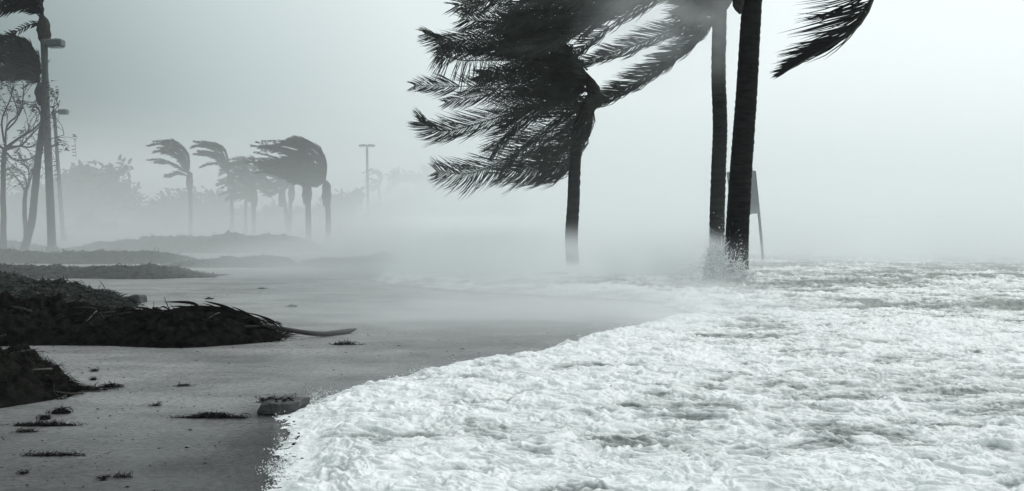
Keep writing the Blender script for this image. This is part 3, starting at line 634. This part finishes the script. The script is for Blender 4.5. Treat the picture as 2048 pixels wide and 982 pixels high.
# ---------------------------------------------------------------- trees and house in the mist
def misty_tree(label, px, basepy, Y, lobes, n, size, seed, group='trees fading into the mist', trunk_r=.18, mat_=M_tree):
    rnd = random.Random(seed); b = P(px, basepy, Y); b.z = .2
    root = empty('tree', b, label, 'tree', group); top = P(*lobes[0][:2], Y)
    m = MB(); m.tube([b + Vector((0, 0, -.4)), b.lerp(top, .5) + Vector((rnd.uniform(-.3, .3), 0, 0)), top], [trunk_r * 1.4, trunk_r, trunk_r * .5], 8)
    for lx, ly, lr in lobes[1:]: m.tube([b.lerp(top, .45), b.lerp(P(lx, ly, Y), .8), P(lx, ly, Y)], [trunk_r * .6, trunk_r * .4, trunk_r * .15], 6)
    m.build('trunk', M_twig, root)
    lf = MB(); s = Y / FPX
    lobes = [(a_, b2_ + 16, c2_) for a_, b2_, c2_ in lobes]; tot = sum(l[2] ** 2 for l in lobes)
    for lx, ly, lr in lobes:
        c0 = P(lx, ly, Y); clumps = []
        for _ in range(max(4, int(lr / 3))):
            v = Vector((rnd.gauss(0, .5), rnd.gauss(0, .5), rnd.gauss(0, .42))); clumps.append(c0 + v * lr * s)
        for _ in range(int(n * lr ** 2 / tot)):
            c = rnd.choice(clumps); v = Vector((rnd.gauss(0, 1), rnd.gauss(0, 1), rnd.gauss(0, .8))) * lr * s * .27; p = c + v
            a = Vector((rnd.uniform(-1, 1) - .6, rnd.uniform(-1, 1), rnd.uniform(-1, 1))).normalized(); ss = size * rnd.uniform(.6, 1.3)
            lf.strip([p, p + a * ss * .5, p + a * ss], [ss * .12, ss * .26, ss * .05], a.orthogonal().normalized())
    lf.build('crown', mat_, root)
misty_tree('broad flat-topped tree in mist right of the second street lamp', 190, 470, 95, [(180, 365, 50), (220, 352, 38), (140, 375, 40), (245, 375, 28), (120, 400, 40), (200, 405, 55)], 5200, .5, 41, trunk_r=.3)
misty_tree('low dark bush in mist at the foot of the flat-topped tree', 185, 480, 85, [(180, 448, 30), (150, 462, 30), (215, 462, 28)], 2200, .4, 42)
misty_tree('bushy tree in mist behind the leftmost grove palm', 355, 470, 92, [(355, 400, 42), (330, 420, 36), (385, 405, 34), (350, 440, 50)], 4200, .45, 43)
misty_tree('spiky scrub tree in mist between the leftmost and second grove palms', 430, 470, 94, [(420, 400, 28), (440, 415, 28), (405, 420, 26), (430, 440, 40)], 2600, .55, 44)
misty_tree('wide scrub in mist left of the grove', 280, 480, 98, [(280, 440, 40), (240, 440, 40), (310, 445, 36)], 3000, .45, 45)
misty_tree('misty thicket behind the left-edge palms', 70, 480, 95, [(60, 420, 60), (20, 430, 60), (100, 430, 50), (-40, 420, 70)], 4200, .5, 46, trunk_r=.3)
misty_tree('scrub seen between the grove trunks', 520, 470, 98, [(500, 430, 34), (550, 430, 34), (600, 425, 34), (640, 420, 26)], 3400, .5, 47)
misty_tree('round bush between the grove and the far street lamp', 688, 460, 96, [(688, 395, 26), (700, 415, 26), (672, 412, 22)], 1900, .45, 48)
misty_tree('low bush at the foot of the far house', 780, 455, 104, [(785, 405, 22), (770, 420, 26), (800, 420, 26)], 1500, .45, 49)
misty_tree('faint broad tree behind the far house', 830, 450, 125, [(820, 358, 30), (855, 352, 32), (885, 360, 30), (800, 355, 18)], 2800, .6, 50)
misty_tree('darker rounded tree right of the far house', 858, 452, 115, [(858, 385, 34), (880, 405, 32), (840, 405, 24)], 2600, .55, 51)
misty_tree('faint tree below the tips of the lowest fronds', 930, 450, 128, [(920, 380, 32), (960, 388, 34), (995, 385, 30)], 2600, .6, 52)
misty_tree('faintest tree line left of the lone palm trunk', 1060, 450, 135, [(1040, 385, 32), (1080, 380, 32), (1115, 368, 26), (1120, 350, 14)], 2600, .6, 53)
misty_tree('faint tree right of the lone palm trunk', 1190, 450, 138, [(1185, 372, 20), (1205, 370, 18), (1225, 395, 22), (1180, 390, 22)], 1900, .6, 54)
# house
Yh = 118.0; b = P(806, 440, Yh); b.z = .2
hs_ = empty('far_house', b, 'pale-roofed low house half lost in mist right of the far street lamp', 'house'); s = Yh / FPX
x0, x1 = P(782, 0, Yh).x, P(836, 0, Yh).x; ze = P(0, 390, Yh).z; zr = P(0, 363, Yh).z
MB().box(((x0 + x1) / 2, Yh + 2.5, ze / 2), (x1 - x0 - .4, 5, ze)).build('wall', M_wall, hs_, smooth=False)
rf = MB(); A = [Vector((x0 - .3, Yh - .5, ze)), Vector((x1 + .5, Yh - .5, ze)), Vector((x1 + .5, Yh + 5.5, ze)), Vector((x0 - .3, Yh + 5.5, ze)), Vector((x0 + .6, Yh + 2.5, zr)), Vector((x1 - 1.0, Yh + 2.5, zr))]
rf.v = A + [a - Vector((0, 0, .12)) for a in A[:4]]; rf.f = [(0, 1, 5, 4), (1, 2, 5), (2, 3, 4, 5), (3, 0, 4), (0, 6, 7, 1), (1, 7, 8, 2), (2, 8, 9, 3), (3, 9, 6, 0), (6, 9, 8, 7)]
rf.build('roof', M_roof, hs_, smooth=False)
for wx_ in (.25, .75):
    wd = MB().box((x0 + (x1 - x0) * wx_, Yh - .03, ze * .6), (.8, .06, .8)).build('window', M_wall, hs_, smooth=False)
    MB().box((x0 + (x1 - x0) * wx_, Yh - .07, ze * .6), (.66, .02, .66)).build('pane', M_win, wd, smooth=False)
MB().box((x0 + (x1 - x0) * .5, Yh - .03, ze * .4), (.8, .06, ze * .8)).build('door', M_wood, hs_, smooth=False)

# ---------------------------------------------------------------- seaweed heaps
def heap(label, pts, Y0, depth, material, seed, strands=2500, rough=.12, group='heaps of torn seaweed', name='seaweed_heap', slen=.16, base=-.03, nx=420, ny=56, cat='seaweed heap', sw_=.006, sticks=0):
    """pts: (px, top py) outline of the crest at distance Y0; the heap rests on the sand."""
    rnd = random.Random(seed); xs = np.array([P(p[0], 0, Y0).x for p in pts]); hs_ = np.array([max(0.0, P(0, p[1], Y0).z) for p in pts])
    X = np.linspace(xs[0], xs[-1], nx); V = np.linspace(-1, 1, ny); Vg, Xg_ = np.meshgrid(V, X, indexing='ij')
    crest = np.interp(Xg_, xs, hs_); hmax = hs_.max()
    dep = depth * (.35 + .65 * np.clip(crest / hmax, 0, 1))
    Yg_ = Y0 + Vg * dep + .25 * depth * pn(Xg_ * .7 / depth, Vg * 0 + seed, seed)
    prof = np.clip(1 - np.abs(Vg) ** 2.2, 0, 1) ** .8
    Zg = crest * prof
    nzz = fbm(Xg_ * 2.5 / max(.4, depth), Yg_ * 2.5 / max(.4, depth), 5, seed + 5)
    Zg = Zg * (1 + .18 * nzz + .22 * fbm(Xg_ * 7 / depth ** .5, Yg_ * 7 / depth ** .5, 4, seed + 15)) + .035 * depth ** .5 * np.abs(fbm(Xg_ * 5, Yg_ * 5, 4, seed + 25)) * prof * np.clip(crest / .1, 0, 1) + rough * np.abs(nzz) * prof * np.clip(crest / .1, 0, 1) * .6 + base
    o0 = (float(X[nx // 2]), Y0, 0.0)
    mb = MB(); mb.v = [(a, b_, c_) for a, b_, c_ in zip(Xg_.reshape(-1), Yg_.reshape(-1), Zg.reshape(-1))]
    idx = lambda i, j: i * nx + j
    mb.f = [(idx(i, j), idx(i, j + 1), idx(i + 1, j + 1), idx(i + 1, j)) for i in range(ny - 1) for j in range(nx - 1)]
    root = mb.build(name, material, origin=o0); tag(root, label, cat, group)
    st = MB()
    for _ in range(strands):
        j = rnd.randrange(nx); i = rnd.randrange(ny)
        if Zg[i, j] < .01 and rnd.random() < .6: continue
        p = Vector((Xg_[i, j], Yg_[i, j], max(Zg[i, j], 0) + .003)); a = Vector((rnd.gauss(-.3, 1), rnd.gauss(0, 1), rnd.uniform(-.25, .45))).normalized(); l = slen * rnd.uniform(.4, 1.5)
        q = [p, p + a * l * .5, p + a * l + Vector((0, 0, -l * rnd.uniform(.1, .9)))]
        for z in q: z.z = max(z.z, .004)
        st.strip(q, [sw_, sw_ * .9, sw_ * .3], a.cross(Vector((rnd.uniform(-1, 1), rnd.uniform(-1, 1), .5))).normalized())
    tag(st.build('strands', material, root), kind='stuff')
    for _ in range(sticks):
        j = rnd.randrange(nx // 3, nx - 10); i = rnd.randrange(ny // 4, ny // 2); p = Vector((Xg_[i, j], Yg_[i, j], max(Zg[i, j], 0.01))); a = Vector((rnd.uniform(-1, 1), rnd.uniform(-.6, .2), rnd.uniform(-.15, .35))).normalized(); l = rnd.uniform(.15, .5)
        bd = Vector((rnd.uniform(-.1, .1), 0, rnd.uniform(-.08, .12))) * l
        q = [p - a * l * .5, p + bd, p + a * l * .5]
        for z in q: z.z = max(z.z, .02)
        MB().tube(interp(q, 6), [.011, .010, .009, .008, .006, .003], 5).build('branch', M_rach if rnd.random() < .5 else M_weedG, root)
    return root
# near black ones
heap('small near-black heap at the very left edge in front', [(-220, 720), (-60, 690), (15, 697), (40, 708), (75, 735), (110, 768), (135, 795), (150, 815)], 10.5, 1.0, M_weed, 61, 5200, .05, slen=.10, sw_=.003, sticks=8)
heap('long near-black seaweed heap with the broken frond lying over it', [(-260, 590), (-80, 588), (15, 598), (110, 612), (200, 622), (280, 626), (340, 622), (400, 616), (440, 622), (480, 634), (520, 652), (552, 668), (575, 682)], 15.2, 1.15, M_weed, 62, 9000, .06, slen=.13, sw_=.004, sticks=22)
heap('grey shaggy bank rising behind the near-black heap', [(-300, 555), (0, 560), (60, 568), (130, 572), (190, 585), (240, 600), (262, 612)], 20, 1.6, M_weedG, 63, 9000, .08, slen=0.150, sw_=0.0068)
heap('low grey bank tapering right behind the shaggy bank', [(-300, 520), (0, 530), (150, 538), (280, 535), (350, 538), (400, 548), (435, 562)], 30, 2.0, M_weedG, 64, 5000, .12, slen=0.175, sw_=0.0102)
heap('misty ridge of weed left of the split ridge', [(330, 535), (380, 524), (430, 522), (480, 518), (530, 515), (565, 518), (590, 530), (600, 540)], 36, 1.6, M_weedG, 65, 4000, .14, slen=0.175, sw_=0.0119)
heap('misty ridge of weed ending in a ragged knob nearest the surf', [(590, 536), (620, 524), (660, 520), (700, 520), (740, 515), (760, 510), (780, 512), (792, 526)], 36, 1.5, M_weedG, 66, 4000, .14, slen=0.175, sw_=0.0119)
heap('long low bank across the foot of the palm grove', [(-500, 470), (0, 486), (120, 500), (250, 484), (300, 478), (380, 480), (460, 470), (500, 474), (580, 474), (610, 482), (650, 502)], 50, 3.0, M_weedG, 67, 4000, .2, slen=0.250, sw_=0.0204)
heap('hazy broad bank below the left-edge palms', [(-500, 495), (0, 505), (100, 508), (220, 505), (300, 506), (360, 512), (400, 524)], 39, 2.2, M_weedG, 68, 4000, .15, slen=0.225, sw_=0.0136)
# broken frond on the heap
ybf = 14.6
bf = empty('broken_palm_frond', G(640, 672), 'broken palm frond lying across the long dark heap, bare stalk pointing right', 'palm frond')
st = interp([P(712, 658, 16.0), P(690, 664, 15.8), P(650, 668, 15.5), P(610, 665, 15.2), P(565, 658, 14.9), P(535, 654, 14.8), P(500, 655, 14.9), P(470, 660, 15.0)], 30)
for p in st: p.z = max(p.z, .03)
MB().tube(st, [.012 + .026 * min(1, i / 3) * (1 - .6 * i / 29) for i in range(30)], 8).build('stalk', M_rach and mat('broken_stalk', (.022, .024, .023), .7, .3, 10, .3, 40), bf)
rb = random.Random(77)
def ribbon(pts, wpx, Y): 
    q = interp(pts, 9); ws = [wpx / FPX * Y * f for f in (.5, .8, 1, 1, 1, .9, .7, .45, .08)]
    return MB().strip(q, ws, Vector((0, .3, 1)).normalized())
for pts, wpx in [([(605, 615), (570, 606), (520, 600)], 0), ]: pass
LB = [([(500, 640), (470, 622), (440, 610), (408, 602)], 3.2), ([(470, 628), (440, 618), (425, 612), (405, 606)], 1.6), ([(405, 620), (390, 608), (365, 604), (327, 604)], 3.0), ([(520, 645), (500, 630), (480, 620), (462, 612)], 2.0),
      ([(312, 628), (300, 622), (290, 618), (276, 614)], 2.8), ([(330, 626), (300, 624), (290, 622), (276, 622)], 1.6), ([(480, 628), (430, 617), (370, 616), (318, 626)], 4.5), ([(500, 632), (450, 622), (380, 620), (325, 630)], 3.5),
      ([(520, 640), (470, 624), (420, 616), (360, 618)], 5.0), ([(560, 658), (545, 645), (520, 632), (490, 624)], 2.2), ([(570, 660), (556, 648), (535, 636), (500, 626)], 1.4)]
for pts, wpx in LB:
    ribbon([P(x, y, ybf - .1) for x, y in pts], wpx, ybf).build('leaflet', M_weed, bf)
for i in range(34):
    x = rb.uniform(300, 560); yb = np.interp(x, [300, 340, 400, 440, 480, 520, 560], [630, 626, 622, 624, 636, 650, 666]); l_ = rb.uniform(25, 62); up_ = rb.uniform(2, 13)
    ribbon([P(x, yb, ybf), P(x - l_ * .35, yb - up_ * .75, ybf - .08), P(x - l_ * .7, yb - up_, ybf - .1), P(x - l_, yb - up_ * rb.uniform(.4, 1.1), ybf - .1)], rb.uniform(1.0, 2.4), ybf).build('leaflet', M_weed, bf)
for i in range(26):
    u = i / 25; x = 568 - 60 * u; y = 660 - 16 * u
    a = P(x, y, ybf); bq = P(x - 6 - 20 * u + rb.uniform(-3, 3), y - 12 + rb.uniform(-3, 2) - 2 * u, ybf - .15); c_ = P(x - 30 - 14 * u, y - 12 + 8 * rb.random(), ybf - .3)
    ribbon([a, bq, c_], rb.uniform(.7, 1.2), ybf).build('leaflet', M_weed, bf)
for i in range(9):
    a = P(585 - i * 4, 662, ybf + .1); ribbon([a, P(572 - i * 4, 668 + i % 3, ybf - .1), P(555 - i * 5, 674 + i % 4, ybf - .3)], 1.1, ybf).build('leaflet', M_weed, bf)

# small clumps on the sand
def clump(label, px, py, wpx, hpx, seed, strands=260, material=M_weedM, loops=6, group='bits of torn seaweed on the sand', body=True, name='seaweed_clump'):
    rnd = random.Random(seed); c = G(px, py); s = c.y / FPX; root = empty(name, c, label, 'seaweed', group)
    W, Hh = wpx * s, hpx * s * .72
    if body:
        m = MB(); n = 14
        for i in range(n):
            x = -W / 2 + W * (i + .5) / n + rnd.uniform(-.02, .02) * W; hh = Hh * math.sin(math.pi * (i + .5) / n) ** .6 * rnd.uniform(.4, 1)
            cc = c + Vector((x, rnd.uniform(-.3, .3) * Hh, hh * .3)); rr_ = hh * .45 + .004
            m.tube([cc + Vector((-W / n, 0, -rr_ * .3)), cc, cc + Vector((W / n, 0, -rr_ * .2))], [rr_ * .3, rr_, rr_ * .35], 7, True, lambda a, k: 1 + .25 * math.sin(k * 3 + a + i))
        m.build('mass', material, root)
    st = MB()
    for _ in range(strands):
        x = rnd.gauss(0, .27) * W; p = c + Vector((x, rnd.gauss(0, .4) * max(Hh, .06), rnd.random() * Hh * .8 * max(0, 1 - (2 * x / W) ** 2)))
        p.z = max(p.z, .006); a = Vector((rnd.gauss(-.2, 1), rnd.gauss(0, .8), rnd.gauss(.1, .35))).normalized(); l = rnd.uniform(.3, 1) * max(Hh, .05) * 1.1
        q = [p, p + a * l * .5 + Vector((0, 0, l * .15)), p + a * l]
        for z in q: z.z = max(z.z, .006)
        st.strip(q, [.0016 + s * .15] * 2 + [.001], a.cross(Vector((rnd.uniform(-1, 1), rnd.uniform(-1, 1), .7))).normalized())
    for _ in range(loops):
        x = rnd.gauss(0, .25) * W; r_ = rnd.uniform(.4, .9) * Hh; cc = c + Vector((x, rnd.uniform(-.3, .3) * Hh, .006))
        st.tube([cc + Vector((math.cos(t_) * r_ * 1.3, 0.2 * r_ * math.cos(t_), max(0, math.sin(t_)) * r_)) for t_ in [math.pi * k / 8 for k in range(9)]], .003, 4)
    tag(st.build('strands', material, root), kind='stuff')
    return root
clump('loose tangle trailing right from the small edge heap', 170, 782, 80, 14, 81, 500, body=False, loops=14)
clump('curled wisp right of the trailing tangle', 222, 776, 40, 12, 82, 300, body=False, loops=9)
clump('little arched knot below the small edge heap', 122, 826, 34, 16, 83, 240, loops=6)
clump('long flat strand near the left edge, below the edge heap', 90, 851, 120, 8, 84, 420)
clump('small bump of weed above the long flat strand', 90, 838, 20, 10, 85, 120)
clump('thin strand lowest on the sand at left', 108, 912, 120, 5, 86, 300, loops=2)
clump('faint strip of weed at the left edge above the lowest strand', 52, 864, 40, 3, 87, 80, loops=1)
clump('ragged row of weed left of the dark slab', 425, 836, 125, 15, 88, 520, loops=10)
clump('upright loop like a handle in mid sand', 366, 774, 12, 8, 89, 10, body=False, loops=2)
clump('flat smudge under the upright loop', 366, 773, 40, 3, 90, 60, loops=0)
clump('grey pair of tufts below the frond stalk tip', 690, 690, 50, 12, 91, 220, M_weedG, loops=1)
clump('grey lump far out on the sand, right one', 584, 614, 22, 9, 92, 50, M_weedG, loops=0)
clump('grey lump far out on the sand, smaller and further left', 418, 598, 16, 8, 93, 40, M_weedG, loops=0)
clump('small faint lump furthest out on the sand', 524, 578, 16, 5, 94, 60, M_weedG, loops=0)
clump('dark pebble-like knot, upper of two, right of the edge heap', 190, 743, 12, 6, 95, 50, loops=0)
clump('dark pebble-like knot, lower of two, right of the edge heap', 187, 760, 12, 5, 96, 50, loops=0)
clump('thin dark tuft near the bottom edge', 207, 958, 10, 7, 97, 40, loops=1)
clump('faint strand between the bottom tufts', 245, 955, 40, 4, 98, 70, loops=0)
clump('black fleck at the bottom left corner', 48, 948, 16, 4, 99, 40, loops=0)
clump('small fleck of weed behind the row', 312, 812, 14, 4, 100, 50, loops=0)
# slab-like driftwood / rock by the foam
c = G(557, 828); s = c.y / FPX
rk = empty('rock_slab', c, 'dark flat-sided slab half drowned beside the foam edge', 'rock')
pl_ = [(515, 822), (524, 806), (540, 800), (562, 803), (600, 802), (597, 815), (588, 828), (516, 830)]
mb = MB(); q = [P(x, y, c.y) for x, y in pl_]
for p in q: p.z = max(p.z, -.02)
front = [p + Vector((0, -.03, 0)) for p in q]; mid = [p + Vector((.01, .12, .012)) for p in q]; back = [p + Vector((.03, .34, -.02 if p.z > .05 else 0)) for p in q]; n = len(q)
cf = sum(front, Vector()) / n
front2 = [p.lerp(cf, .25) + Vector((0, -.05, 0)) for p in front]
mb.v = front2 + front + mid + back
for a in range(3):
    for k in range(n): mb.f.append((a * n + k, a * n + (k + 1) % n, (a + 1) * n + (k + 1) % n, (a + 1) * n + k))
mb.f.append(tuple(range(n))[::-1]); mb.f.append(tuple(3 * n + k for k in range(n)))
ro = mb.build('slab', M_rock, rk, smooth=False)
md = ro.modifiers.new('b', 'BEVEL'); md.width = .005; md.segments = 1
rn = random.Random(5); stt = MB()
for _ in range(260):
    p = P(rn.uniform(525, 590), rn.uniform(796, 806), c.y - rn.uniform(-.2, .05)); a = Vector((rn.gauss(0, 1), rn.gauss(0, .6), rn.gauss(.1, .3))).normalized(); l = rn.uniform(.03, .08)
    stt.strip([p, p + a * l * .5, p + a * l], [.0025, .002, .001], a.orthogonal().normalized())
tag(stt.build('strands', M_weed, rk), kind='stuff')
# big far rock lump behind the black heap
c = G(266, 606); rk2 = empty('rock', c, 'grey pointed lump on the sand behind the long dark heap', 'rock')
mb = MB(); q = [P(x, y, c.y) for x, y in [(252, 607), (258, 592), (270, 588), (282, 588), (285, 607)]]
mb.prism(q, Vector((0, -.12, 0)), Vector((.02, .3, -.03))); ro = mb.build('stone', M_rock, rk2, smooth=False); md = ro.modifiers.new('b', 'BEVEL'); md.width = .04; md.segments = 2
# scattered flecks
rn = random.Random(12); fl = MB()
for _ in range(520):
    px, py = rn.uniform(-60, 1100), HY + (rn.uniform(.0, 1) ** .8) * 540 + 130
    if py > 1010: continue
    p = G(px, py)
    if float(shoredist(np.array([p.x]), np.array([p.y]))[0]) > -.25: continue
    l = rn.uniform(.8, 3.2) * p.y / FPX * (1 if rn.random() < .9 else 3); a = Vector((1, rn.uniform(-.35, .35), 0)).normalized(); h_ = Vector((0, 0, rn.uniform(.0, .25) * p.y / FPX))
    b_ = Vector((0, rn.uniform(.004, .012), 0)); z0 = Vector((0, 0, .007)); k = len(fl.v)
    fl.v += [p - a * l + z0 - z0 * .9, p + a * l + z0 * .1, p + b_ + z0 + h_, p - b_ + z0 * .1]; fl.f += [(k, k + 1, k + 2), (k, k + 3, k + 1), (k, k + 2, k + 3), (k + 1, k + 3, k + 2)]
tag(fl.build('scattered_debris', M_weed), 'dark flecks of weed and grit scattered over the wet sand', 'debris', kind='stuff')

# ---------------------------------------------------------------- foam droplets along the edge
rn = random.Random(31); dr = MB(); MOUT = True
def drop(mb, p, r):
    k = len(mb.v); mb.v += [p + Vector(v) * r for v in ((1, 0, 0), (-1, 0, 0), (0, 1, 0), (0, -1, 0), (0, 0, 1), (0, 0, -1))]
    mb.f += [tuple(k + i for i in q) for q in ((0, 2, 4), (2, 1, 4), (1, 3, 4), (3, 0, 4), (2, 0, 5), (1, 2, 5), (3, 1, 5), (0, 3, 5))]
ed = np.argwhere((dn > -.01) & (dn < .05) & (Yg < 24) & (Yg > 6.6)); ed = ed[np.random.RandomState(4).permutation(len(ed))[:9000]]
for i, j in ed:
    x_, y_ = float(Xg[i, j]), float(Yg[i, j]); act = float(pn(np.array([x_ * 2.2]), np.array([y_ * 2.2]), 44)[0])
    if rn.random() > .10 + 1.1 * max(0, act): continue
    up_ = abs(rn.gauss(0, .012)) + max(0, act) * abs(rn.gauss(0, .05)); out_ = -abs(rn.gauss(0, .02)) * (1 + 2 * max(0, act))
    drop(dr, Vector((x_ + out_, y_ + rn.gauss(0, .02), max(float(Z[i, j]), 0) + up_ + .004)), rn.uniform(.0015, .0065) * (1 + y_ / 30) / (1 + up_ * 10))
tag(dr.build('foam_droplets', M_drop, smooth=True), 'flying drops and froth flecks along the front of the surge', 'foam drops', kind='stuff')

# ---------------------------------------------------------------- splash at the dark palm
ysp = 27.9; s = ysp / FPX
sp = empty('wave_splash', G(1450, 600), 'lacy white splash bursting up against the foot of the dark palm', 'splash')
def lace(px0, px1, top, Y, seed, thr, parent, bulge=.35, bottom=640, nx=230, ny=170):
    U, V = np.meshgrid(np.linspace(0, 1, nx), np.linspace(0, 1, ny), indexing='xy')
    px = px0 + (px1 - px0) * U; tp = np.interp(px, [t[0] for t in top], [t[1] for t in top]); py = bottom + (tp - bottom) * V
    wxx = px / 30 + .9 * pn(px / 22, py / 22, seed); wyy = py / 26 + .9 * pn(px / 22 + 7, py / 22, seed + 1)
    n1 = np.abs(pn(wxx * 1.9, wyy * 1.9, seed + 2)); n2 = np.abs(pn(wxx * 3.9, wyy * 3.9, seed + 3))
    kp = (n1 < thr * 2.2) | (n2 < thr * 1.7); kp &= (pn(px / 9, py / 9, seed + 5) * .6 + (1 - V) * 1.3 - .12 > 0)
    kp &= np.sin(np.pi * np.clip(U, 0.001, .999)) > .25 * np.random.RandomState(seed).rand(*U.shape) * 1.2
    Yw = Y - bulge * np.sin(np.pi * U) * (1 - V * .7) + .12 * pn(px / 20, py / 20, seed + 6) + .05 * pn(px / 7, py / 7, seed + 8)
    Xw = (px - 1024) / FPX * Yw; Zw = CH - (py - HY) / FPX * Yw
    o = grid_mesh('foam_sheet', ny, nx, Xw, Yw, Zw, kp, M_lace); 
    o.parent = parent; o.location = -world_loc(parent)
    m = o.modifiers.new('t', 'SOLIDIFY'); m.thickness = .012
    return o
topA = [(1395, 555), (1412, 500), (1425, 484), (1445, 492), (1465, 512), (1485, 520), (1500, 535), (1512, 575), (1530, 615)]
lace(1396, 1525, topA, 27.5, 101, .085, sp); lace(1400, 1515, [(a, b_ + 12) for a, b_ in topA], 27.2, 111, .09, sp); lace(1330, 1500, [(1330, 628), (1380, 590), (1420, 545), (1460, 548), (1500, 580)], 26.9, 121, .09, sp, bottom=636)
dd = MB(); rn = random.Random(9)
TX = [1200, 1290, 1360, 1400, 1415, 1430, 1445, 1465, 1485, 1500, 1515, 1540]; TY = [622, 590, 545, 512, 490, 480, 488, 503, 517, 532, 565, 612]
for _ in range(17000):
    px = rn.gauss(1458, 30) if rn.random() < .26 else 1522 - abs(rn.gauss(0, 120)); tp = np.interp(px, TX, TY)
    py = tp + (646 - tp) * rn.random() ** .6 + rn.gauss(0, 10) + 12 * math.sin(px * .19) - abs(rn.gauss(0, 30)) * (rn.random() < .18); Y = ysp + rn.uniform(-1.3, -.2)
    p = P(px, py, Y); r_ = rn.uniform(.0025, .008) if rn.random() < .96 else rn.uniform(.009, .016)
    k = len(dd.v); drop(dd, p, r_); ax = Vector((-rn.uniform(.5, 2.5), 0, rn.uniform(-1, 1.4))) * r_; dd.v[k + 1] = dd.v[k + 1] + ax
tag(dd.build('spray_drops', M_drop, sp), kind='stuff')
ff = MB()
for _ in range(430):
    px = rn.gauss(1456, 28) if rn.random() < .6 else 1510 - abs(rn.gauss(0, 110)); tp = np.interp(px, TX, TY) + 6; py = tp + (625 - tp) * rn.random(); Y = ysp + rn.uniform(-1.2, -.4)
    p = P(px, py, Y); n_ = rn.randint(5, 10); a_ = rn.uniform(0, 6.28); ca = rn.choice([-1, 1]) * rn.uniform(.25, .9); st_ = rn.uniform(.02, .05); q = [p]
    for j in range(n_):
        a_ += ca * rn.uniform(-.5, 1.3); q.append(q[-1] + Vector((math.cos(a_) * st_ - .006, rn.uniform(-.02, .02), math.sin(a_) * st_)))
    r_ = rn.uniform(.002, .009); ff.tube(q, [r_ * (.4 + .9 * math.sin(math.pi * (j + .4) / (n_ + .8))) for j in range(n_ + 1)], 5)
ff.build('foam_strands', M_drop, sp)['kind'] = 'stuff'

# mist thrown up by the splash and blown left, and low streamers over the sand
def blob_field(lo, hi, dens, nsc, seed, thr=(.35, .65), zpow=1.0, flat=False):
    def f(t):
        ge = t.nodes.new('ShaderNodeNewGeometry')
        mp = t.nodes.new('ShaderNodeMapping'); mp.vector_type = 'POINT'
        c = [(a + b_) / 2 for a, b_ in zip(lo, hi)]; hh = [(b_ - a) / 2 for a, b_ in zip(lo, hi)]
        sc_ = [1 / x for x in hh]; mp.inputs['Scale'].default_value = sc_; mp.inputs['Location'].default_value = [-a * b_ for a, b_ in zip(c, sc_)]
        t.links.new(ge.outputs['Position'], mp.inputs[0])
        le = t.nodes.new('ShaderNodeVectorMath'); le.operation = 'LENGTH'; t.links.new(mp.outputs[0], le.inputs[0])
        fall = maprange(t, le.outputs['Value'], .15, 1.0, 1, 0)
        m2 = t.nodes.new('ShaderNodeMapping'); m2.inputs['Scale'].default_value = nsc; m2.inputs['Location'].default_value = (seed, seed, 0); t.links.new(ge.outputs['Position'], m2.inputs[0])
        n = t.nodes.new('ShaderNodeTexNoise'); n.inputs['Scale'].default_value = 1; n.inputs['Detail'].default_value = 4; t.links.new(m2.outputs[0], n.inputs['Vector'])
        nn = maprange(t, n.outputs[0], thr[0], thr[1], .12, 1.5)
        return mnode(t, 'MULTIPLY', mnode(t, 'MULTIPLY', fall, nn), dens)
    return f
if VOLS:
    def puff(name, lo, hi, dens, nsc, seed, label, g=.3, step=1.0, thr=(.35, .65)):
        vol_box(name, lo, hi, dens, g, label, 'spray', blob_field(lo, hi, dens, nsc, seed, thr), (.972, .995, 1, 1), step)
    a = P(1120, 665, 27); b_ = P(1570, 440, 27)
    puff('splash_mist', (a.x, 27.2, -.7), (b_.x, 31.2, b_.z), 1.3, (1.1, 1.3, 2.0), 3, 'white mist thrown up round the foot of the dark palm and blown left')
    puff('low_spray_streamer', (-5.5, 13.5, -.45), (6.0, 23.5, .75), .62, (.30, .75, 2.2), 5, 'thin streamer of spray sliding left over the wet sand from the splash')
    puff('low_spray_streamer', (-9.5, 21.5, -1.1), (8.5, 38, 1.5), .44, (.25, .45, 1.6), 8, 'low drift of spray over the foam around the foot of the lone palm')
    puff('low_spray_streamer', (.5, 20.5, -1.2), (34, 60, 2.4), .16, (.22, .40, 1.2), 14, 'wide low veil of spray over the far surf to the right of the dark palm')
    a = P(1240, 668, 25); b_ = P(1545, 500, 25)
    puff('splash_mist', (a.x, 23.6, -1.1), (b_.x, 26.9, b_.z), .42, (1.6, 1.6, 2.6), 21, 'ragged front of the splash blown left and down over the surf')
    puff('crown_mist', (1.0, 29.2, 4.0), (7.0, 31.4, 10.0), .46, (.5, .5, .6), 11, 'pale wisp of driven spray passing in front of the streaming palm crowns')
